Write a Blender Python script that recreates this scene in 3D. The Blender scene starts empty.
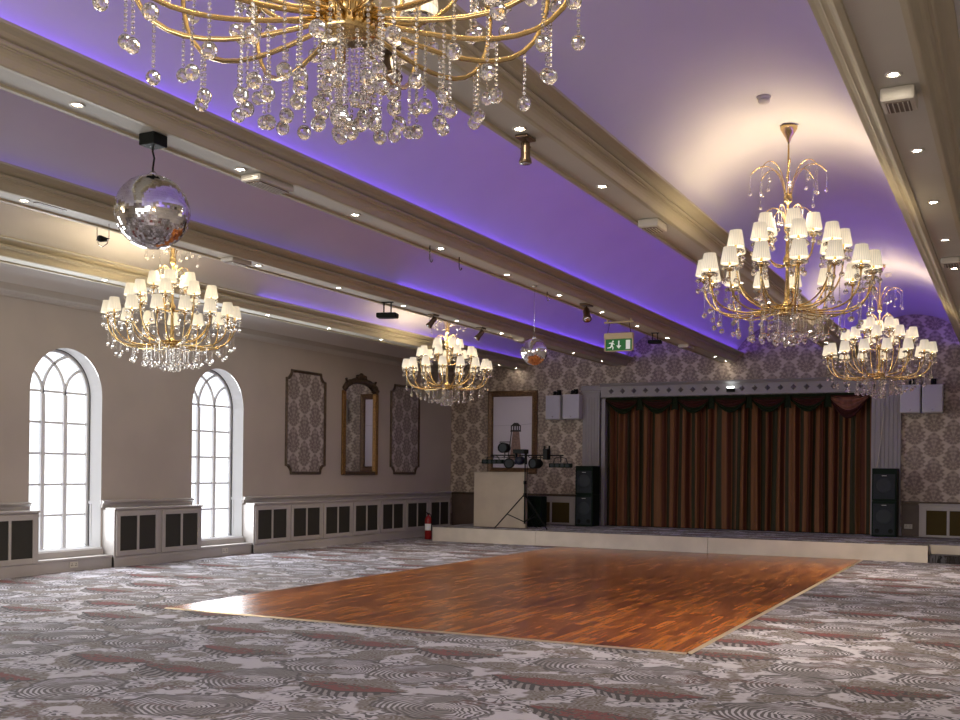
import bpy, bmesh, math, random
from mathutils import Vector, Matrix
PI = math.pi
random.seed(7)
SC = bpy.context.scene
COL = SC.collection

# ------------------------------------------------------------------ helpers
class MB:
    """collects vertices and faces of one mesh"""
    def __init__(s): s.v = []; s.f = []; s.sm = []; s.mi = []; s.cur = 0
    def add(s, vs, fs, smooth=False):
        b = len(s.v); s.v.extend(vs)
        for f in fs: s.f.append(tuple(i+b for i in f)); s.sm.append(smooth); s.mi.append(s.cur)
    def box(s, x0, x1, y0, y1, z0, z1, c=0.0):
        if x0 > x1: x0, x1 = x1, x0
        if y0 > y1: y0, y1 = y1, y0
        if z0 > z1: z0, z1 = z1, z0
        if c <= 0:
            v = [(x, y, z) for z in (z0, z1) for y in (y0, y1) for x in (x0, x1)]
            s.add(v, [(0, 2, 3, 1), (4, 5, 7, 6), (0, 1, 5, 4), (2, 6, 7, 3), (0, 4, 6, 2), (1, 3, 7, 5)])
        else:
            bm = bmesh.new()
            r = bmesh.ops.create_cube(bm, size=1.0)
            for q in bm.verts:
                q.co = Vector((x0+(q.co.x+.5)*(x1-x0), y0+(q.co.y+.5)*(y1-y0), z0+(q.co.z+.5)*(z1-z0)))
            bmesh.ops.bevel(bm, geom=bm.edges[:], offset=min(c, .45*min(x1-x0, y1-y0, z1-z0)), segments=2, profile=.6, affect='EDGES')
            s.from_bm(bm); bm.free()
    def from_bm(s, bm, smooth=False):
        bm.verts.index_update()
        s.add([tuple(v.co) for v in bm.verts], [tuple(v.index for v in f.verts) for f in bm.faces], smooth)
    def tube(s, pts, r, n=8, cap=True):
        pts = [Vector(p) for p in pts]; m = len(pts)
        rs = r if isinstance(r, (list, tuple)) else [r]*m
        vs = []; up = None
        for i, p in enumerate(pts):
            t = (pts[min(i+1, m-1)]-pts[max(i-1, 0)]).normalized()
            if up is None:
                a = Vector((0, 0, 1)) if abs(t.z) < .9 else Vector((1, 0, 0))
                up = t.cross(a).normalized()
            up = (up-t*up.dot(t)).normalized(); w = t.cross(up)
            for k in range(n):
                a = 2*PI*k/n
                vs.append(tuple(p+(up*math.cos(a)+w*math.sin(a))*rs[i]))
        fs = [(i*n+k, i*n+(k+1) % n, (i+1)*n+(k+1) % n, (i+1)*n+k) for i in range(m-1) for k in range(n)]
        if cap: fs += [tuple(range(n))[::-1], tuple((m-1)*n+k for k in range(n))]
        s.add(vs, fs, True)
    def lathe(s, prof, n=20, c=(0, 0, 0), smooth=True, cap=True, axis='z'):
        vs = []
        for r, z in prof:
            for k in range(n):
                a = 2*PI*k/n
                q = (r*math.cos(a), r*math.sin(a), z)
                if axis == 'y': q = (q[0], q[2], q[1])
                if axis == 'x': q = (q[2], q[0], q[1])
                vs.append((c[0]+q[0], c[1]+q[1], c[2]+q[2]))
        m = len(prof)
        fs = [(i*n+k, i*n+(k+1) % n, (i+1)*n+(k+1) % n, (i+1)*n+k) for i in range(m-1) for k in range(n)]
        if cap: fs += [tuple(range(n))[::-1], tuple((m-1)*n+k for k in range(n))]
        s.add(vs, fs, smooth)
    def ico(s, c, r, sub=1, smooth=False):
        key = sub
        if key not in MB._ico:
            bm = bmesh.new(); bmesh.ops.create_icosphere(bm, subdivisions=sub, radius=1.0)
            bm.verts.index_update()
            MB._ico[key] = ([tuple(v.co) for v in bm.verts], [tuple(v.index for v in f.verts) for f in bm.faces]); bm.free()
        v, f = MB._ico[key]
        s.add([(c[0]+r*a[0], c[1]+r*a[1], c[2]+r*a[2]) for a in v], f, smooth)
    _ico = {}
    def loft(s, prof, y0, y1, closed=False, smooth=False, flip=False, n=1):
        """profile of (x,z) swept along y"""
        m = len(prof); vs = []
        for j in range(n+1):
            y = y0+(y1-y0)*j/n
            vs += [(p[0], y, p[1]) for p in prof]
        fs = []
        for j in range(n):
            for i in range(m if closed else m-1):
                k = (i+1) % m
                q = (j*m+i, j*m+k, (j+1)*m+k, (j+1)*m+i)
                fs.append(q[::-1] if flip else q)
        s.add(vs, fs, smooth)
    def prism(s, poly, axis, a, b):
        """poly of 2-D points extruded along axis between a and b. axis x: (y,z); y: (x,z); z: (x,y)"""
        def P(p, t): return (t, p[0], p[1]) if axis == 'x' else (p[0], t, p[1]) if axis == 'y' else (p[0], p[1], t)
        m = len(poly)
        s.add([P(p, a) for p in poly]+[P(p, b) for p in poly],
              [tuple(range(m))[::-1], tuple(range(m, 2*m))]+[(i, (i+1) % m, m+(i+1) % m, m+i) for i in range(m)])
    def build(s, name, mat, parent=None, fix=True):
        me = bpy.data.meshes.new(name); me.from_pydata(s.v, [], s.f)
        for p, q, mi in zip(me.polygons, s.sm, s.mi): p.use_smooth = q; p.material_index = mi
        for mm in (mat if isinstance(mat, (list, tuple)) else [mat]): me.materials.append(mm)
        if fix:
            bm = bmesh.new(); bm.from_mesh(me); bmesh.ops.recalc_face_normals(bm, faces=bm.faces); bm.to_mesh(me); bm.free()
        me.update()
        o = bpy.data.objects.new(name, me); COL.objects.link(o)
        if parent: o.parent = parent
        return o

def empty(name, loc, rz=0.0):
    o = bpy.data.objects.new(name, None); COL.objects.link(o)
    o.location = loc; o.rotation_euler = (0, 0, rz); o.empty_display_size = .1
    return o
def tag(o, label, cat, group=None):
    o['label'] = label; o['category'] = cat
    if group: o['group'] = group
    return o
def struct(o, label=None):
    o['kind'] = 'structure'
    if label: o['label'] = label
    return o
KIDS = {}
def children(o): return [c for c in bpy.data.objects if c.parent == o]
def copy_tree(o, parent=None, kids=None):
    if kids is None:
        kids = {}
        for c in bpy.data.objects:
            if c.parent: kids.setdefault(c.parent.name, []).append(c)
    c = o.copy(); COL.objects.link(c); c.parent = parent
    for ch in kids.get(o.name, []): copy_tree(ch, c, kids)
    return c
def bez(p0, p1, p2, p3, n=8):
    r = []
    for i in range(n+1):
        t = i/n; a = (1-t)**3; b = 3*t*(1-t)**2; c = 3*t*t*(1-t); d = t**3
        r.append(tuple(a*p0[k]+b*p1[k]+c*p2[k]+d*p3[k] for k in range(len(p0))))
    return r

# ------------------------------------------------------------------ node expressions
class X:
    nt = None
    def __init__(s, sock): s.s = sock
    @staticmethod
    def m(op, *a, clamp=False):
        n = X.nt.nodes.new('ShaderNodeMath'); n.operation = op; n.use_clamp = clamp
        for i, q in enumerate(a):
            if isinstance(q, X): X.nt.links.new(q.s, n.inputs[i])
            else: n.inputs[i].default_value = float(q)
        return X(n.outputs[0])
    def __add__(s, o): return X.m('ADD', s, o)
    __radd__ = __add__
    def __sub__(s, o): return X.m('SUBTRACT', s, o)
    def __rsub__(s, o): return X.m('SUBTRACT', o, s)
    def __mul__(s, o): return X.m('MULTIPLY', s, o)
    __rmul__ = __mul__
    def __truediv__(s, o): return X.m('DIVIDE', s, o)
    def fract(s): return X.m('FRACT', s)
    def abs(s): return X.m('ABSOLUTE', s)
    def sin(s): return X.m('SINE', s)
    def cos(s): return X.m('COSINE', s)
    def sq(s): return X.m('MULTIPLY', s, s)
    def sqrt(s): return X.m('SQRT', X.m('MAXIMUM', s, 0))
    def max(s, o): return X.m('MAXIMUM', s, o)
    def min(s, o): return X.m('MINIMUM', s, o)
    def floor(s): return X.m('FLOOR', s)
    def step(s, a, b):
        n = X.nt.nodes.new('ShaderNodeMapRange'); n.interpolation_type = 'SMOOTHSTEP'
        X.nt.links.new(s.s, n.inputs[0])
        if a <= b: n.inputs[1].default_value = a; n.inputs[2].default_value = b
        else:
            n.inputs[1].default_value = b; n.inputs[2].default_value = a; n.inputs[3].default_value = 1.0; n.inputs[4].default_value = 0.0
        return X(n.outputs[0])
def atan2(a, b): return X.m('ARCTAN2', a, b)
def srgb(r, g, b):
    def c(v):
        v /= 255.0
        return v/12.92 if v <= .04045 else ((v+.055)/1.055)**2.4
    return (c(r), c(g), c(b), 1.0)
def newmat(name):
    m = bpy.data.materials.new(name); m.use_nodes = True
    X.nt = m.node_tree
    return m, m.node_tree, m.node_tree.nodes['Principled BSDF']
def mat(name, col, rough=.6, metal=0.0, spec=.4, emis=None, estr=0.0, trans=0.0, ior=1.5, coat=0.0, var=0.0, vscale=3.0):
    m, nt, p = newmat(name)
    p.inputs['Base Color'].default_value = col
    p.inputs['Roughness'].default_value = rough; p.inputs['Metallic'].default_value = metal
    p.inputs['Specular IOR Level'].default_value = spec; p.inputs['IOR'].default_value = ior
    p.inputs['Transmission Weight'].default_value = trans; p.inputs['Coat Weight'].default_value = coat
    if emis:
        p.inputs['Emission Color'].default_value = emis; p.inputs['Emission Strength'].default_value = estr
    if var > 0:
        pos = geo(); n = noise(pos, vscale, 4)
        c2 = tuple(c*(1-var) for c in col[:3])+(1,); c3 = tuple(min(1, c*(1+var)) for c in col[:3])+(1,)
        mixin(mixc(n.step(.3, .7), c2, c3), p.inputs['Base Color'])
    return m
def geo():
    n = X.nt.nodes.new('ShaderNodeNewGeometry'); return n.outputs['Position']
def objc():
    n = X.nt.nodes.new('ShaderNodeTexCoord'); return n.outputs['Object']
def xyz(sock):
    n = X.nt.nodes.new('ShaderNodeSeparateXYZ'); X.nt.links.new(sock, n.inputs[0])
    return X(n.outputs[0]), X(n.outputs[1]), X(n.outputs[2])
def comb(a, b, c=0.0):
    n = X.nt.nodes.new('ShaderNodeCombineXYZ')
    for i, q in enumerate((a, b, c)):
        if isinstance(q, X): X.nt.links.new(q.s, n.inputs[i])
        else: n.inputs[i].default_value = q
    return n.outputs[0]
def noise(vec, scale, detail=3, rough=.5, out=0):
    n = X.nt.nodes.new('ShaderNodeTexNoise'); X.nt.links.new(vec, n.inputs['Vector'])
    n.inputs['Scale'].default_value = scale; n.inputs['Detail'].default_value = detail; n.inputs['Roughness'].default_value = rough
    return X(n.outputs[0]) if out == 0 else n.outputs[1]
def voronoi(vec, scale, feature='F1', rnd=1.0):
    n = X.nt.nodes.new('ShaderNodeTexVoronoi'); n.feature = feature
    X.nt.links.new(vec, n.inputs['Vector']); n.inputs['Scale'].default_value = scale; n.inputs['Randomness'].default_value = rnd
    return n
def mixc(fac, a, b):
    n = X.nt.nodes.new('ShaderNodeMix'); n.data_type = 'RGBA'
    if isinstance(fac, X): X.nt.links.new(fac.s, n.inputs[0])
    else: n.inputs[0].default_value = fac
    for q, i in ((a, 6), (b, 7)):
        if isinstance(q, tuple): n.inputs[i].default_value = q
        else: X.nt.links.new(q, n.inputs[i])
    return n.outputs[2]
def mixin(sock, inp): X.nt.links.new(sock, inp)
def bump(p, h, strength=.3, dist=.01):
    n = X.nt.nodes.new('ShaderNodeBump'); n.inputs['Strength'].default_value = strength; n.inputs['Distance'].default_value = dist
    X.nt.links.new(h.s, n.inputs['Height']); X.nt.links.new(n.outputs[0], p.inputs['Normal'])

# ------------------------------------------------------------------ dimensions (metres, camera at x=0 y=0)
XW, XF, XR = -12.25, -12.0, 1.10
YB, YR = 22.9, -3.0
H = 3.88
BEAMS = {'A': -.69, 'B': -3.135, 'C': -5.58, 'D': -8.025, 'E': -10.47}
BAYS = [-1.9125, -4.3575, -6.8025, -9.2475]
APEX, RV = 4.69, 1.2
STZ, STY, STX0, STX1 = .30, 19.95, -11.10, -1.38

# ------------------------------------------------------------------ materials
def damask(name, base, motif, axes, U=.70, V=.50, u0=0.0, vz=0.0, lo=.35):
    m, nt, p = newmat(name)
    x, y, z = xyz(geo())
    a = {'x': x, 'y': y, 'z': z}
    u = (a[axes[0]]-u0)/U; v = (a[axes[1]]-vz)/V
    masks = []
    for off in (0.0, .5):
        px = ((u+off).fract()-.5)*U; py = ((v+off).fract()-.5)*V
        q = px.abs()
        # pointed ogee outline with lobed edge
        yy = py/(.25)
        env = (1-yy.sq()).sqrt()
        w = env*(.182-.07*yy)*(1+.12*(py*75).cos())
        body = (w-q).step(-.004, .012)
        spk = noise(comb(q*1.0, py*1.0, 2.0), 34.0, 3, .6)
        ang = atan2(py+.13, q+.001); rad = ((py+.13).sq()+q.sq()).sqrt()
        lace = ((ang*11).cos()*.7+(rad*80).sin()*.5+(spk-.5)*3.2).step(-.8, .25)
        rim = (w-q-.012).abs().step(.010, .004)
        inner = (1-rim*.55)*(lace*.8+.2)
        masks.append(body*(inner*(1-lo)+lo))
    k = masks[0].max(masks[1])
    f = noise(geo(), 9.0, 4)
    k = k*(.85+.25*f)
    mixin(mixc(k, base, motif), p.inputs['Base Color'])
    p.inputs['Roughness'].default_value = .55; p.inputs['Specular IOR Level'].default_value = .3
    return m

M = {}
M['vault'] = mat('ceiling_plaster', (.62, .595, .57, 1), .75, spec=.2, var=.03, vscale=.8)
M['cornice'] = mat('cornice_paint', (.43, .38, .265, 1), .5, spec=.3, var=.04, vscale=2)
M['wallcornice'] = mat('wall_cornice_paint', (.46, .43, .40, 1), .55)
M['soffit'] = mat('soffit_paint', (.50, .475, .41, 1), .6, spec=.25, var=.03, vscale=1.5)
M['wall'] = mat('taupe_wall_paint', (.42, .372, .33, 1), .6, spec=.3, var=.04, vscale=1.2)
M['joinery'] = mat('grey_joinery_paint', (.38, .35, .33, 1), .45, spec=.4, var=.04, vscale=2)
M['white'] = mat('white_paint', (.72, .72, .73, 1), .45)
M['seal'] = mat('dark_window_seal', (.06, .065, .075, 1), .6)
M['damask'] = damask('damask_wallpaper', (.52, .435, .35, 1), (.215, .165, .135, 1), 'xz', u0=-9.55, vz=2.36)
M['damask_panel'] = damask('damask_panel_paper', (.43, .38, .36, 1), (.175, .145, .135, 1), 'yz', u0=16.93, vz=2.8)
M['dado'] = mat('brown_dado_paint', (.10, .068, .052, 1), .5, var=.1)
M['brass'] = mat('polished_brass', (.62, .45, .20, 1), .18, metal=1.0)
M['gilt'] = mat('gilded_frame', (.24, .13, .045, 1), .42, metal=.6, var=.35, vscale=40)
M['bronze'] = mat('dark_bronze_frame', (.075, .05, .032, 1), .45, metal=.3, var=.3, vscale=20)
M['black'] = mat('black_metal', (.012, .013, .012, 1), .4, spec=.06)
M['blackgreen'] = mat('black_cabinet', (.008, .016, .011, 1), .5, spec=.06)
M['grille'] = mat('speaker_grille', (.022, .027, .031, 1), .6, spec=.15, var=.2, vscale=120)
M['cone'] = mat('speaker_cone', (.032, .038, .042, 1), .6, spec=.2)
M['badge'] = mat('dull_badge_metal', (.42, .42, .40, 1), .5, metal=.3)
M['silver'] = mat('silver_metal', (.75, .75, .75, 1), .25, metal=1)
M['rust'] = mat('bronze_spotlight', (.16, .11, .07, 1), .3, metal=.8)
M['greyspk'] = mat('pale_grey_grille', (.44, .43, .49, 1), .5, var=.06, vscale=160)
M['spkbox'] = mat('pale_speaker_box', (.52, .51, .52, 1), .45)
M['mirror'] = mat('mirror_glass', (.86, .87, .88, 1), .015, metal=1)
M['tile'] = mat('mirror_tile', (.80, .79, .77, 1), .05, metal=1)
M['red'] = mat('red_cylinder', (.22, .01, .01, 1), .3)
M['label'] = mat('white_label', (.8, .8, .78, 1), .5)
M['mesh'] = mat('radiator_mesh', (.022, .02, .015, 1), .6, var=.25, vscale=200)
M['signgreen'] = mat('sign_green', (.015, .13, .03, 1), .35, emis=(.02, .22, .06, 1), estr=.12)
M['signwhite'] = mat('sign_white', (.8, .85, .78, 1), .4, emis=(.8, .9, .8, 1), estr=.12)
M['signhouse'] = mat('sign_housing', (.50, .40, .22, 1), .45)
M['plastic'] = mat('white_plastic', (.52, .48, .41, 1), .4)
M['louvre'] = mat('vent_louvre', (.16, .12, .09, 1), .5)
M['booth'] = mat('beige_booth_board', (.42, .35, .27, 1), .55, var=.05)
M['lamp'] = mat('downlight_lens', (1, 1, 1, 1), .3, emis=(1, .90, .74, 1), estr=95)
M['led'] = mat('violet_led', (.1, .1, .1, 1), .5, emis=(.22, .08, 1.0, 1), estr=1.0)
M['edge'] = mat('brass_edge_strip', (.55, .45, .3, 1), .35, metal=.6)

# crystal
m, nt, p = newmat('crystal_glass')
nt.nodes.remove(p)
g = nt.nodes.new('ShaderNodeBsdfGlass'); g.inputs['IOR'].default_value = 1.62; g.inputs['Roughness'].default_value = 0.0; g.inputs['Color'].default_value = (1, .985, .96, 1)
df_ = nt.nodes.new('ShaderNodeBsdfDiffuse'); df_.inputs[0].default_value = (.95, .94, .92, 1)
mx_ = nt.nodes.new('ShaderNodeMixShader'); mx_.inputs[0].default_value = .06
nt.links.new(g.outputs[0], mx_.inputs[1]); nt.links.new(df_.outputs[0], mx_.inputs[2])
nt.links.new(mx_.outputs[0], nt.nodes['Material Output'].inputs[0])
M['crystal'] = m
# pleated lamp shade: lit cloth
m, nt, p = newmat('pleated_shade_cloth')
x, y, z = xyz(objc())
pl = (atan2(y, x)*24).cos()
f = z.step(-.01, .17)
p.inputs['Base Color'].default_value = (.55, .50, .41, 1); p.inputs['Roughness'].default_value = .85; p.inputs['Specular IOR Level'].default_value = .1
p.inputs['Emission Color'].default_value = (1.0, .88, .66, 1)
nt.links.new(((pl*.10+.36)*(1.25-f*.5)).s, p.inputs['Emission Strength'])
M['shade'] = m
# window pane: daylit obscured glass
m, nt, p = newmat('obscured_window_glass')
p.inputs['Base Color'].default_value = (.8, .85, .9, 1); p.inputs['Roughness'].default_value = .2
x, y, z = xyz(geo())
n = noise(comb(x, y*2.2, z*.9), 1.6, 3)
p.inputs['Emission Color'].default_value = (.93, .965, 1.0, 1)
nt.links.new((n*.5+.72).s, p.inputs['Emission Strength'])
M['pane'] = m

# carpet: paisley swirls, crescents and leaves woven in repeating cells
def carpet(name, sc=1.0, dark=1.0):
    m, nt, p = newmat(name)
    pos = geo(); x, y, z = xyz(pos)
    n1 = noise(pos, 3.2*sc, 3); n2 = noise(comb(y, x, 5.0), 3.2*sc, 3)
    ux = x+(n1-.5)*.16; uy = y+(n2-.5)*.16
    uv = comb(ux, uy, 0.0)
    def cells(scale, rnd):
        V = voronoi(uv, scale, 'F1', rnd); V.voronoi_dimensions = '2D'
        px, py, _ = xyz(V.outputs['Position']); r_, g_, b_ = xyz(V.outputs['Color'])
        return ux-px, uy-py, r_, g_, b_
    fineN = noise(pos, 26*sc, 3)
    light = srgb(182, 178, 186); pale = srgb(204, 199, 206); mid = srgb(132, 126, 128); darkc = srgb(58, 53, 55); red = srgb(112, 52, 52); olive = srgb(98, 88, 79)
    # filigree scroll lines filling the ground
    iso = noise(uv, 4.2*sc, 2)
    scroll = ((iso*70).sin()).step(.0, .5)
    patch = noise(pos, 2.6*sc, 3).step(.44, .50)
    field = mixc(scroll*patch*.9, light, darkc)
    V2 = voronoi(comb(ux, uy*1.1, 0.0), 6.5*sc, 'F1', 1.0); d2 = X(V2.outputs['Distance'])
    leaf = ((d2*34+(fineN-.5)*8).sin()).step(-.3, .5)
    lpatch = noise(comb(y, x, 9.0), 2.9*sc, 3).step(.50, .55)
    field = mixc(lpatch, field, mixc(leaf, olive, mid))
    qx, qy, r_, g_, b_ = cells(1.18*sc, .55)
    q = 1.0/sc
    rad = (qx.sq()+(qy*1.08).sq()).sqrt(); ang = atan2(qy, qx)
    edge = (.375*q)*(1+.05*(ang*9+r_*9).sin()+.13*(ang*2+r_*6).cos())+(n1-.5)*.10
    off = ((qx-.09*q).sq()+((qy+.05*q)*1.15).sq()).sqrt()
    lines = ((off*(165*sc)+ang*2.0+(n1-.5)*34+(n2-.5)*18).sin()).step(-.25, .45)
    mask = (rad-edge).step(.012, -.012)
    rimr = (rad-edge).abs().step(.026, .012)
    comma = (((qx-.07*q)*1.1).sq()+((qy-.03*q)*1.7).sq()).sqrt().step(.15*q, .13*q)
    sw = mixc(lines, srgb(84, 79, 81), mixc(n2.step(.45, .55), mid, light))
    sw = mixc(comma*.9, sw, mixc(((off*(190*sc)+ang*3+(n2-.5)*20).sin()).step(-.1, .4), pale, darkc))
    grey = mixc(mask, field, sw)
    grey = mixc(rimr*.75, grey, darkc)
    # burgundy crescent with a toothed lower edge
    cy = qy+.17*q-(1.0*sc)*qx.sq()
    t = (1-(qx/(.44*q)).sq()).max(0.0)
    fr = (fineN-.5)*.16+(n2-.5)*.12
    redm = (cy).step(-.004, .004)*((t*(.24*q)+fr*t)-cy).step(-.006, .008)*t.step(.0, .06)
    toothm = (cy*-1.0).step(-.004, .004)*((t*(.17*q))+cy).step(-.004, .006)*t.step(0, .06)
    teeth = ((qx*(95*sc)+cy*40).sin()).step(-.3, .3)
    leafm = (cy-t*(.2*q)).step(-.01, .01)*((t*(.44*q)+fr)-cy).step(-.01, .01)*t.step(0, .1)
    blot = (n1-.5)*3+(fineN-.5)*4
    rc = mixc(leafm, field, mixc(leaf, olive, mid))
    rc = mixc(redm, rc, mixc(blot.step(-.25, .15), mixc(leaf, darkc, olive), red))
    rc = mixc(toothm, rc, mixc(teeth, darkc, mid))
    rc = mixc((cy.abs().step(.022, .010))*t.step(0, .05), rc, darkc)
    isred = g_.step(.50, .51)
    c = mixc(isred, grey, rc)
    spray = (noise(comb(x*1.1, y*2.6, 2.0), 1.6*sc, 4)).step(.58, .63)
    c = mixc(spray*(1-isred)*(fineN.step(.42, .55))*.75, c, srgb(92, 62, 58))
    pile = noise(pos, 170, 2)
    c2 = mixc((pile-.5).abs()*.8, c, darkc)
    hs = nt.nodes.new('ShaderNodeHueSaturation'); hs.inputs['Value'].default_value = dark; nt.links.new(c2, hs.inputs['Color'])
    nt.links.new(hs.outputs[0], p.inputs['Base Color'])
    p.inputs['Roughness'].default_value = .95; p.inputs['Specular IOR Level'].default_value = .1
    p.inputs['Sheen Weight'].default_value = .08
    bump(p, pile, .25, .004)
    return m
M['carpet'] = carpet('paisley_carpet')
M['stagecarpet'] = carpet('stage_paisley_carpet', 1.0, .8)
M['stepcarpet'] = carpet('step_paisley_carpet', 1.6, .16)

# dance floor: strips of wood along y
m, nt, p = newmat('parquet_strips')
pos = geo(); x, y, z = xyz(pos)
row = (x/.09).floor()
rn = ((row*12.9898).sin()*43758.5453).fract()
ln = (y/.62+rn*7.0); col = ln.floor()
r2 = ((row*78.233+col*37.719).sin()*43758.5453).fract()
fx = (x/.09).fract(); fy = ln.fract()
gap = ((fx-.5).abs()).step(.47, .5).max(((fy-.5).abs()).step(.495, .5))
grain = noise(comb(x*38+r2*30, y*2.2, 0.0), 1.0, 5, .65)
big = noise(comb(x*.8, y*.5, 0.0), 1.0, 3)
tone = r2*.36+(grain-.5)*1.25+.38+(big-.5)*.45
ramp = nt.nodes.new('ShaderNodeValToRGB'); nt.links.new(tone.s, ramp.inputs[0])
cr = ramp.color_ramp; cr.elements[0].position = .14; cr.elements[0].color = (.045, .014, .010, 1)
cr.elements[1].position = .95; cr.elements[1].color = (.50, .19, .045, 1)
e2 = cr.elements.new(.38); e2.color = (.17, .045, .012, 1)
e2 = cr.elements.new(.62); e2.color = (.36, .115, .022, 1)
mixin(mixc(gap*.6, ramp.outputs[0], (.04, .018, .01, 1)), p.inputs['Base Color'])
nt.links.new((grain*.16+.16).s, p.inputs['Roughness'])
p.inputs['Specular IOR Level'].default_value = .38
bump(p, gap*-1.0+grain*.25, .12, .003)
M['wood'] = m

# curtain: woven copper / green stripes
m, nt, p = newmat('striped_stage_curtain')
uvn = nt.nodes.new('ShaderNodeUVMap'); u, v, _ = xyz(uvn.outputs[0])
st = noise(comb(u*1.0, 0.0, 0.0), 5.5, 2)
s1 = ((u*27)+(st-.5)*6).sin()
fine = noise(comb(u*60, v*1.5, 0.0), 1.0, 3)
green = s1.step(.5, .7)
redb = ((u*27)+(st-.5)*6+2.2).sin().step(.55, .75)
c = mixc(fine, (.125, .052, .022, 1), (.21, .092, .038, 1))
c = mixc(redb*.8, c, (.055, .011, .007, 1))
c = mixc(green*.92, c, (.016, .020, .008, 1))
mixin(c, p.inputs['Base Color']); p.inputs['Roughness'].default_value = .6; p.inputs['Specular IOR Level'].default_value = .15
M['curtain'] = m
M['swag'] = mat('maroon_valance', (.036, .008, .006, 1), .65, spec=.15, var=.2, vscale=14)
M['swaggreen'] = mat('green_valance_border', (.010, .016, .006, 1), .7, spec=.1, var=.3, vscale=30)
M['swaglit'] = mat('lit_valance_cloth', (.16, .055, .035, 1), .45, var=.3, vscale=12)  # maroon cloth lightened, the light on the last swag put into its colour
M['pilaster'] = mat('grey_pilaster_paint', (.26, .24, .245, 1), .5, var=.03)
M['stud'] = mat('dark_stud_paint', (.11, .10, .105, 1), .35)
M['stagefront'] = mat('cream_stage_board', (.52, .46, .39, 1), .55, var=.08, vscale=2.5)
M['sky'] = mat('print_pale_grey', (.60, .56, .63, 1), .35)
M['tower'] = mat('print_stone_tower', (.24, .15, .12, 1), .5, var=.25, vscale=30)
M['towerdark'] = mat('print_dark_ink', (.03, .025, .022, 1), .5)
M['printline'] = mat('print_grey_line', (.30, .28, .32, 1), .5)

# ------------------------------------------------------------------ floor, walls
b = MB(); b.add([(XW-.4, YR, 0), (XR, YR, 0), (XR, YB+.3, 0), (XW-.4, YB+.3, 0)], [(0, 1, 2, 3)])
struct(b.build('floor', M['carpet'], fix=False), 'grey and burgundy paisley patterned carpet covering the hall floor')

WINS = [11.19, 14.465, 7.915, 4.64]
WR, WS, WSP = .655, .30, 2.54      # radius, sill, spring
def arch_pts(yc, r, n=24): return [(yc-r*math.cos(PI*i/n), WSP+r*math.sin(PI*i/n)) for i in range(n+1)]
ZT = 4.7
b = MB()
ys = YR
for yc in sorted(WINS):
    y0, y1 = yc-WR, yc+WR
    b.add([(XW, ys, 0), (XW, y0, 0), (XW, y0, ZT), (XW, ys, ZT)], [(0, 1, 2, 3)])
    b.add([(XW, y0, 0), (XW, y1, 0), (XW, y1, WS), (XW, y0, WS)], [(0, 1, 2, 3)])
    ap = arch_pts(yc, WR)
    for (ya, za), (yb_, zb) in zip(ap[:-1], ap[1:]):
        b.add([(XW, ya, za), (XW, yb_, zb), (XW, yb_, ZT), (XW, ya, ZT)], [(0, 1, 2, 3)])
    ys = y1
b.add([(XW, ys, 0), (XW, YB+.1, 0), (XW, YB+.1, ZT), (XW, ys, ZT)], [(0, 1, 2, 3)])
struct(b.build('wall_left', M['wall'], fix=False), 'taupe painted long wall with tall arched windows')
DG = .28
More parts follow.
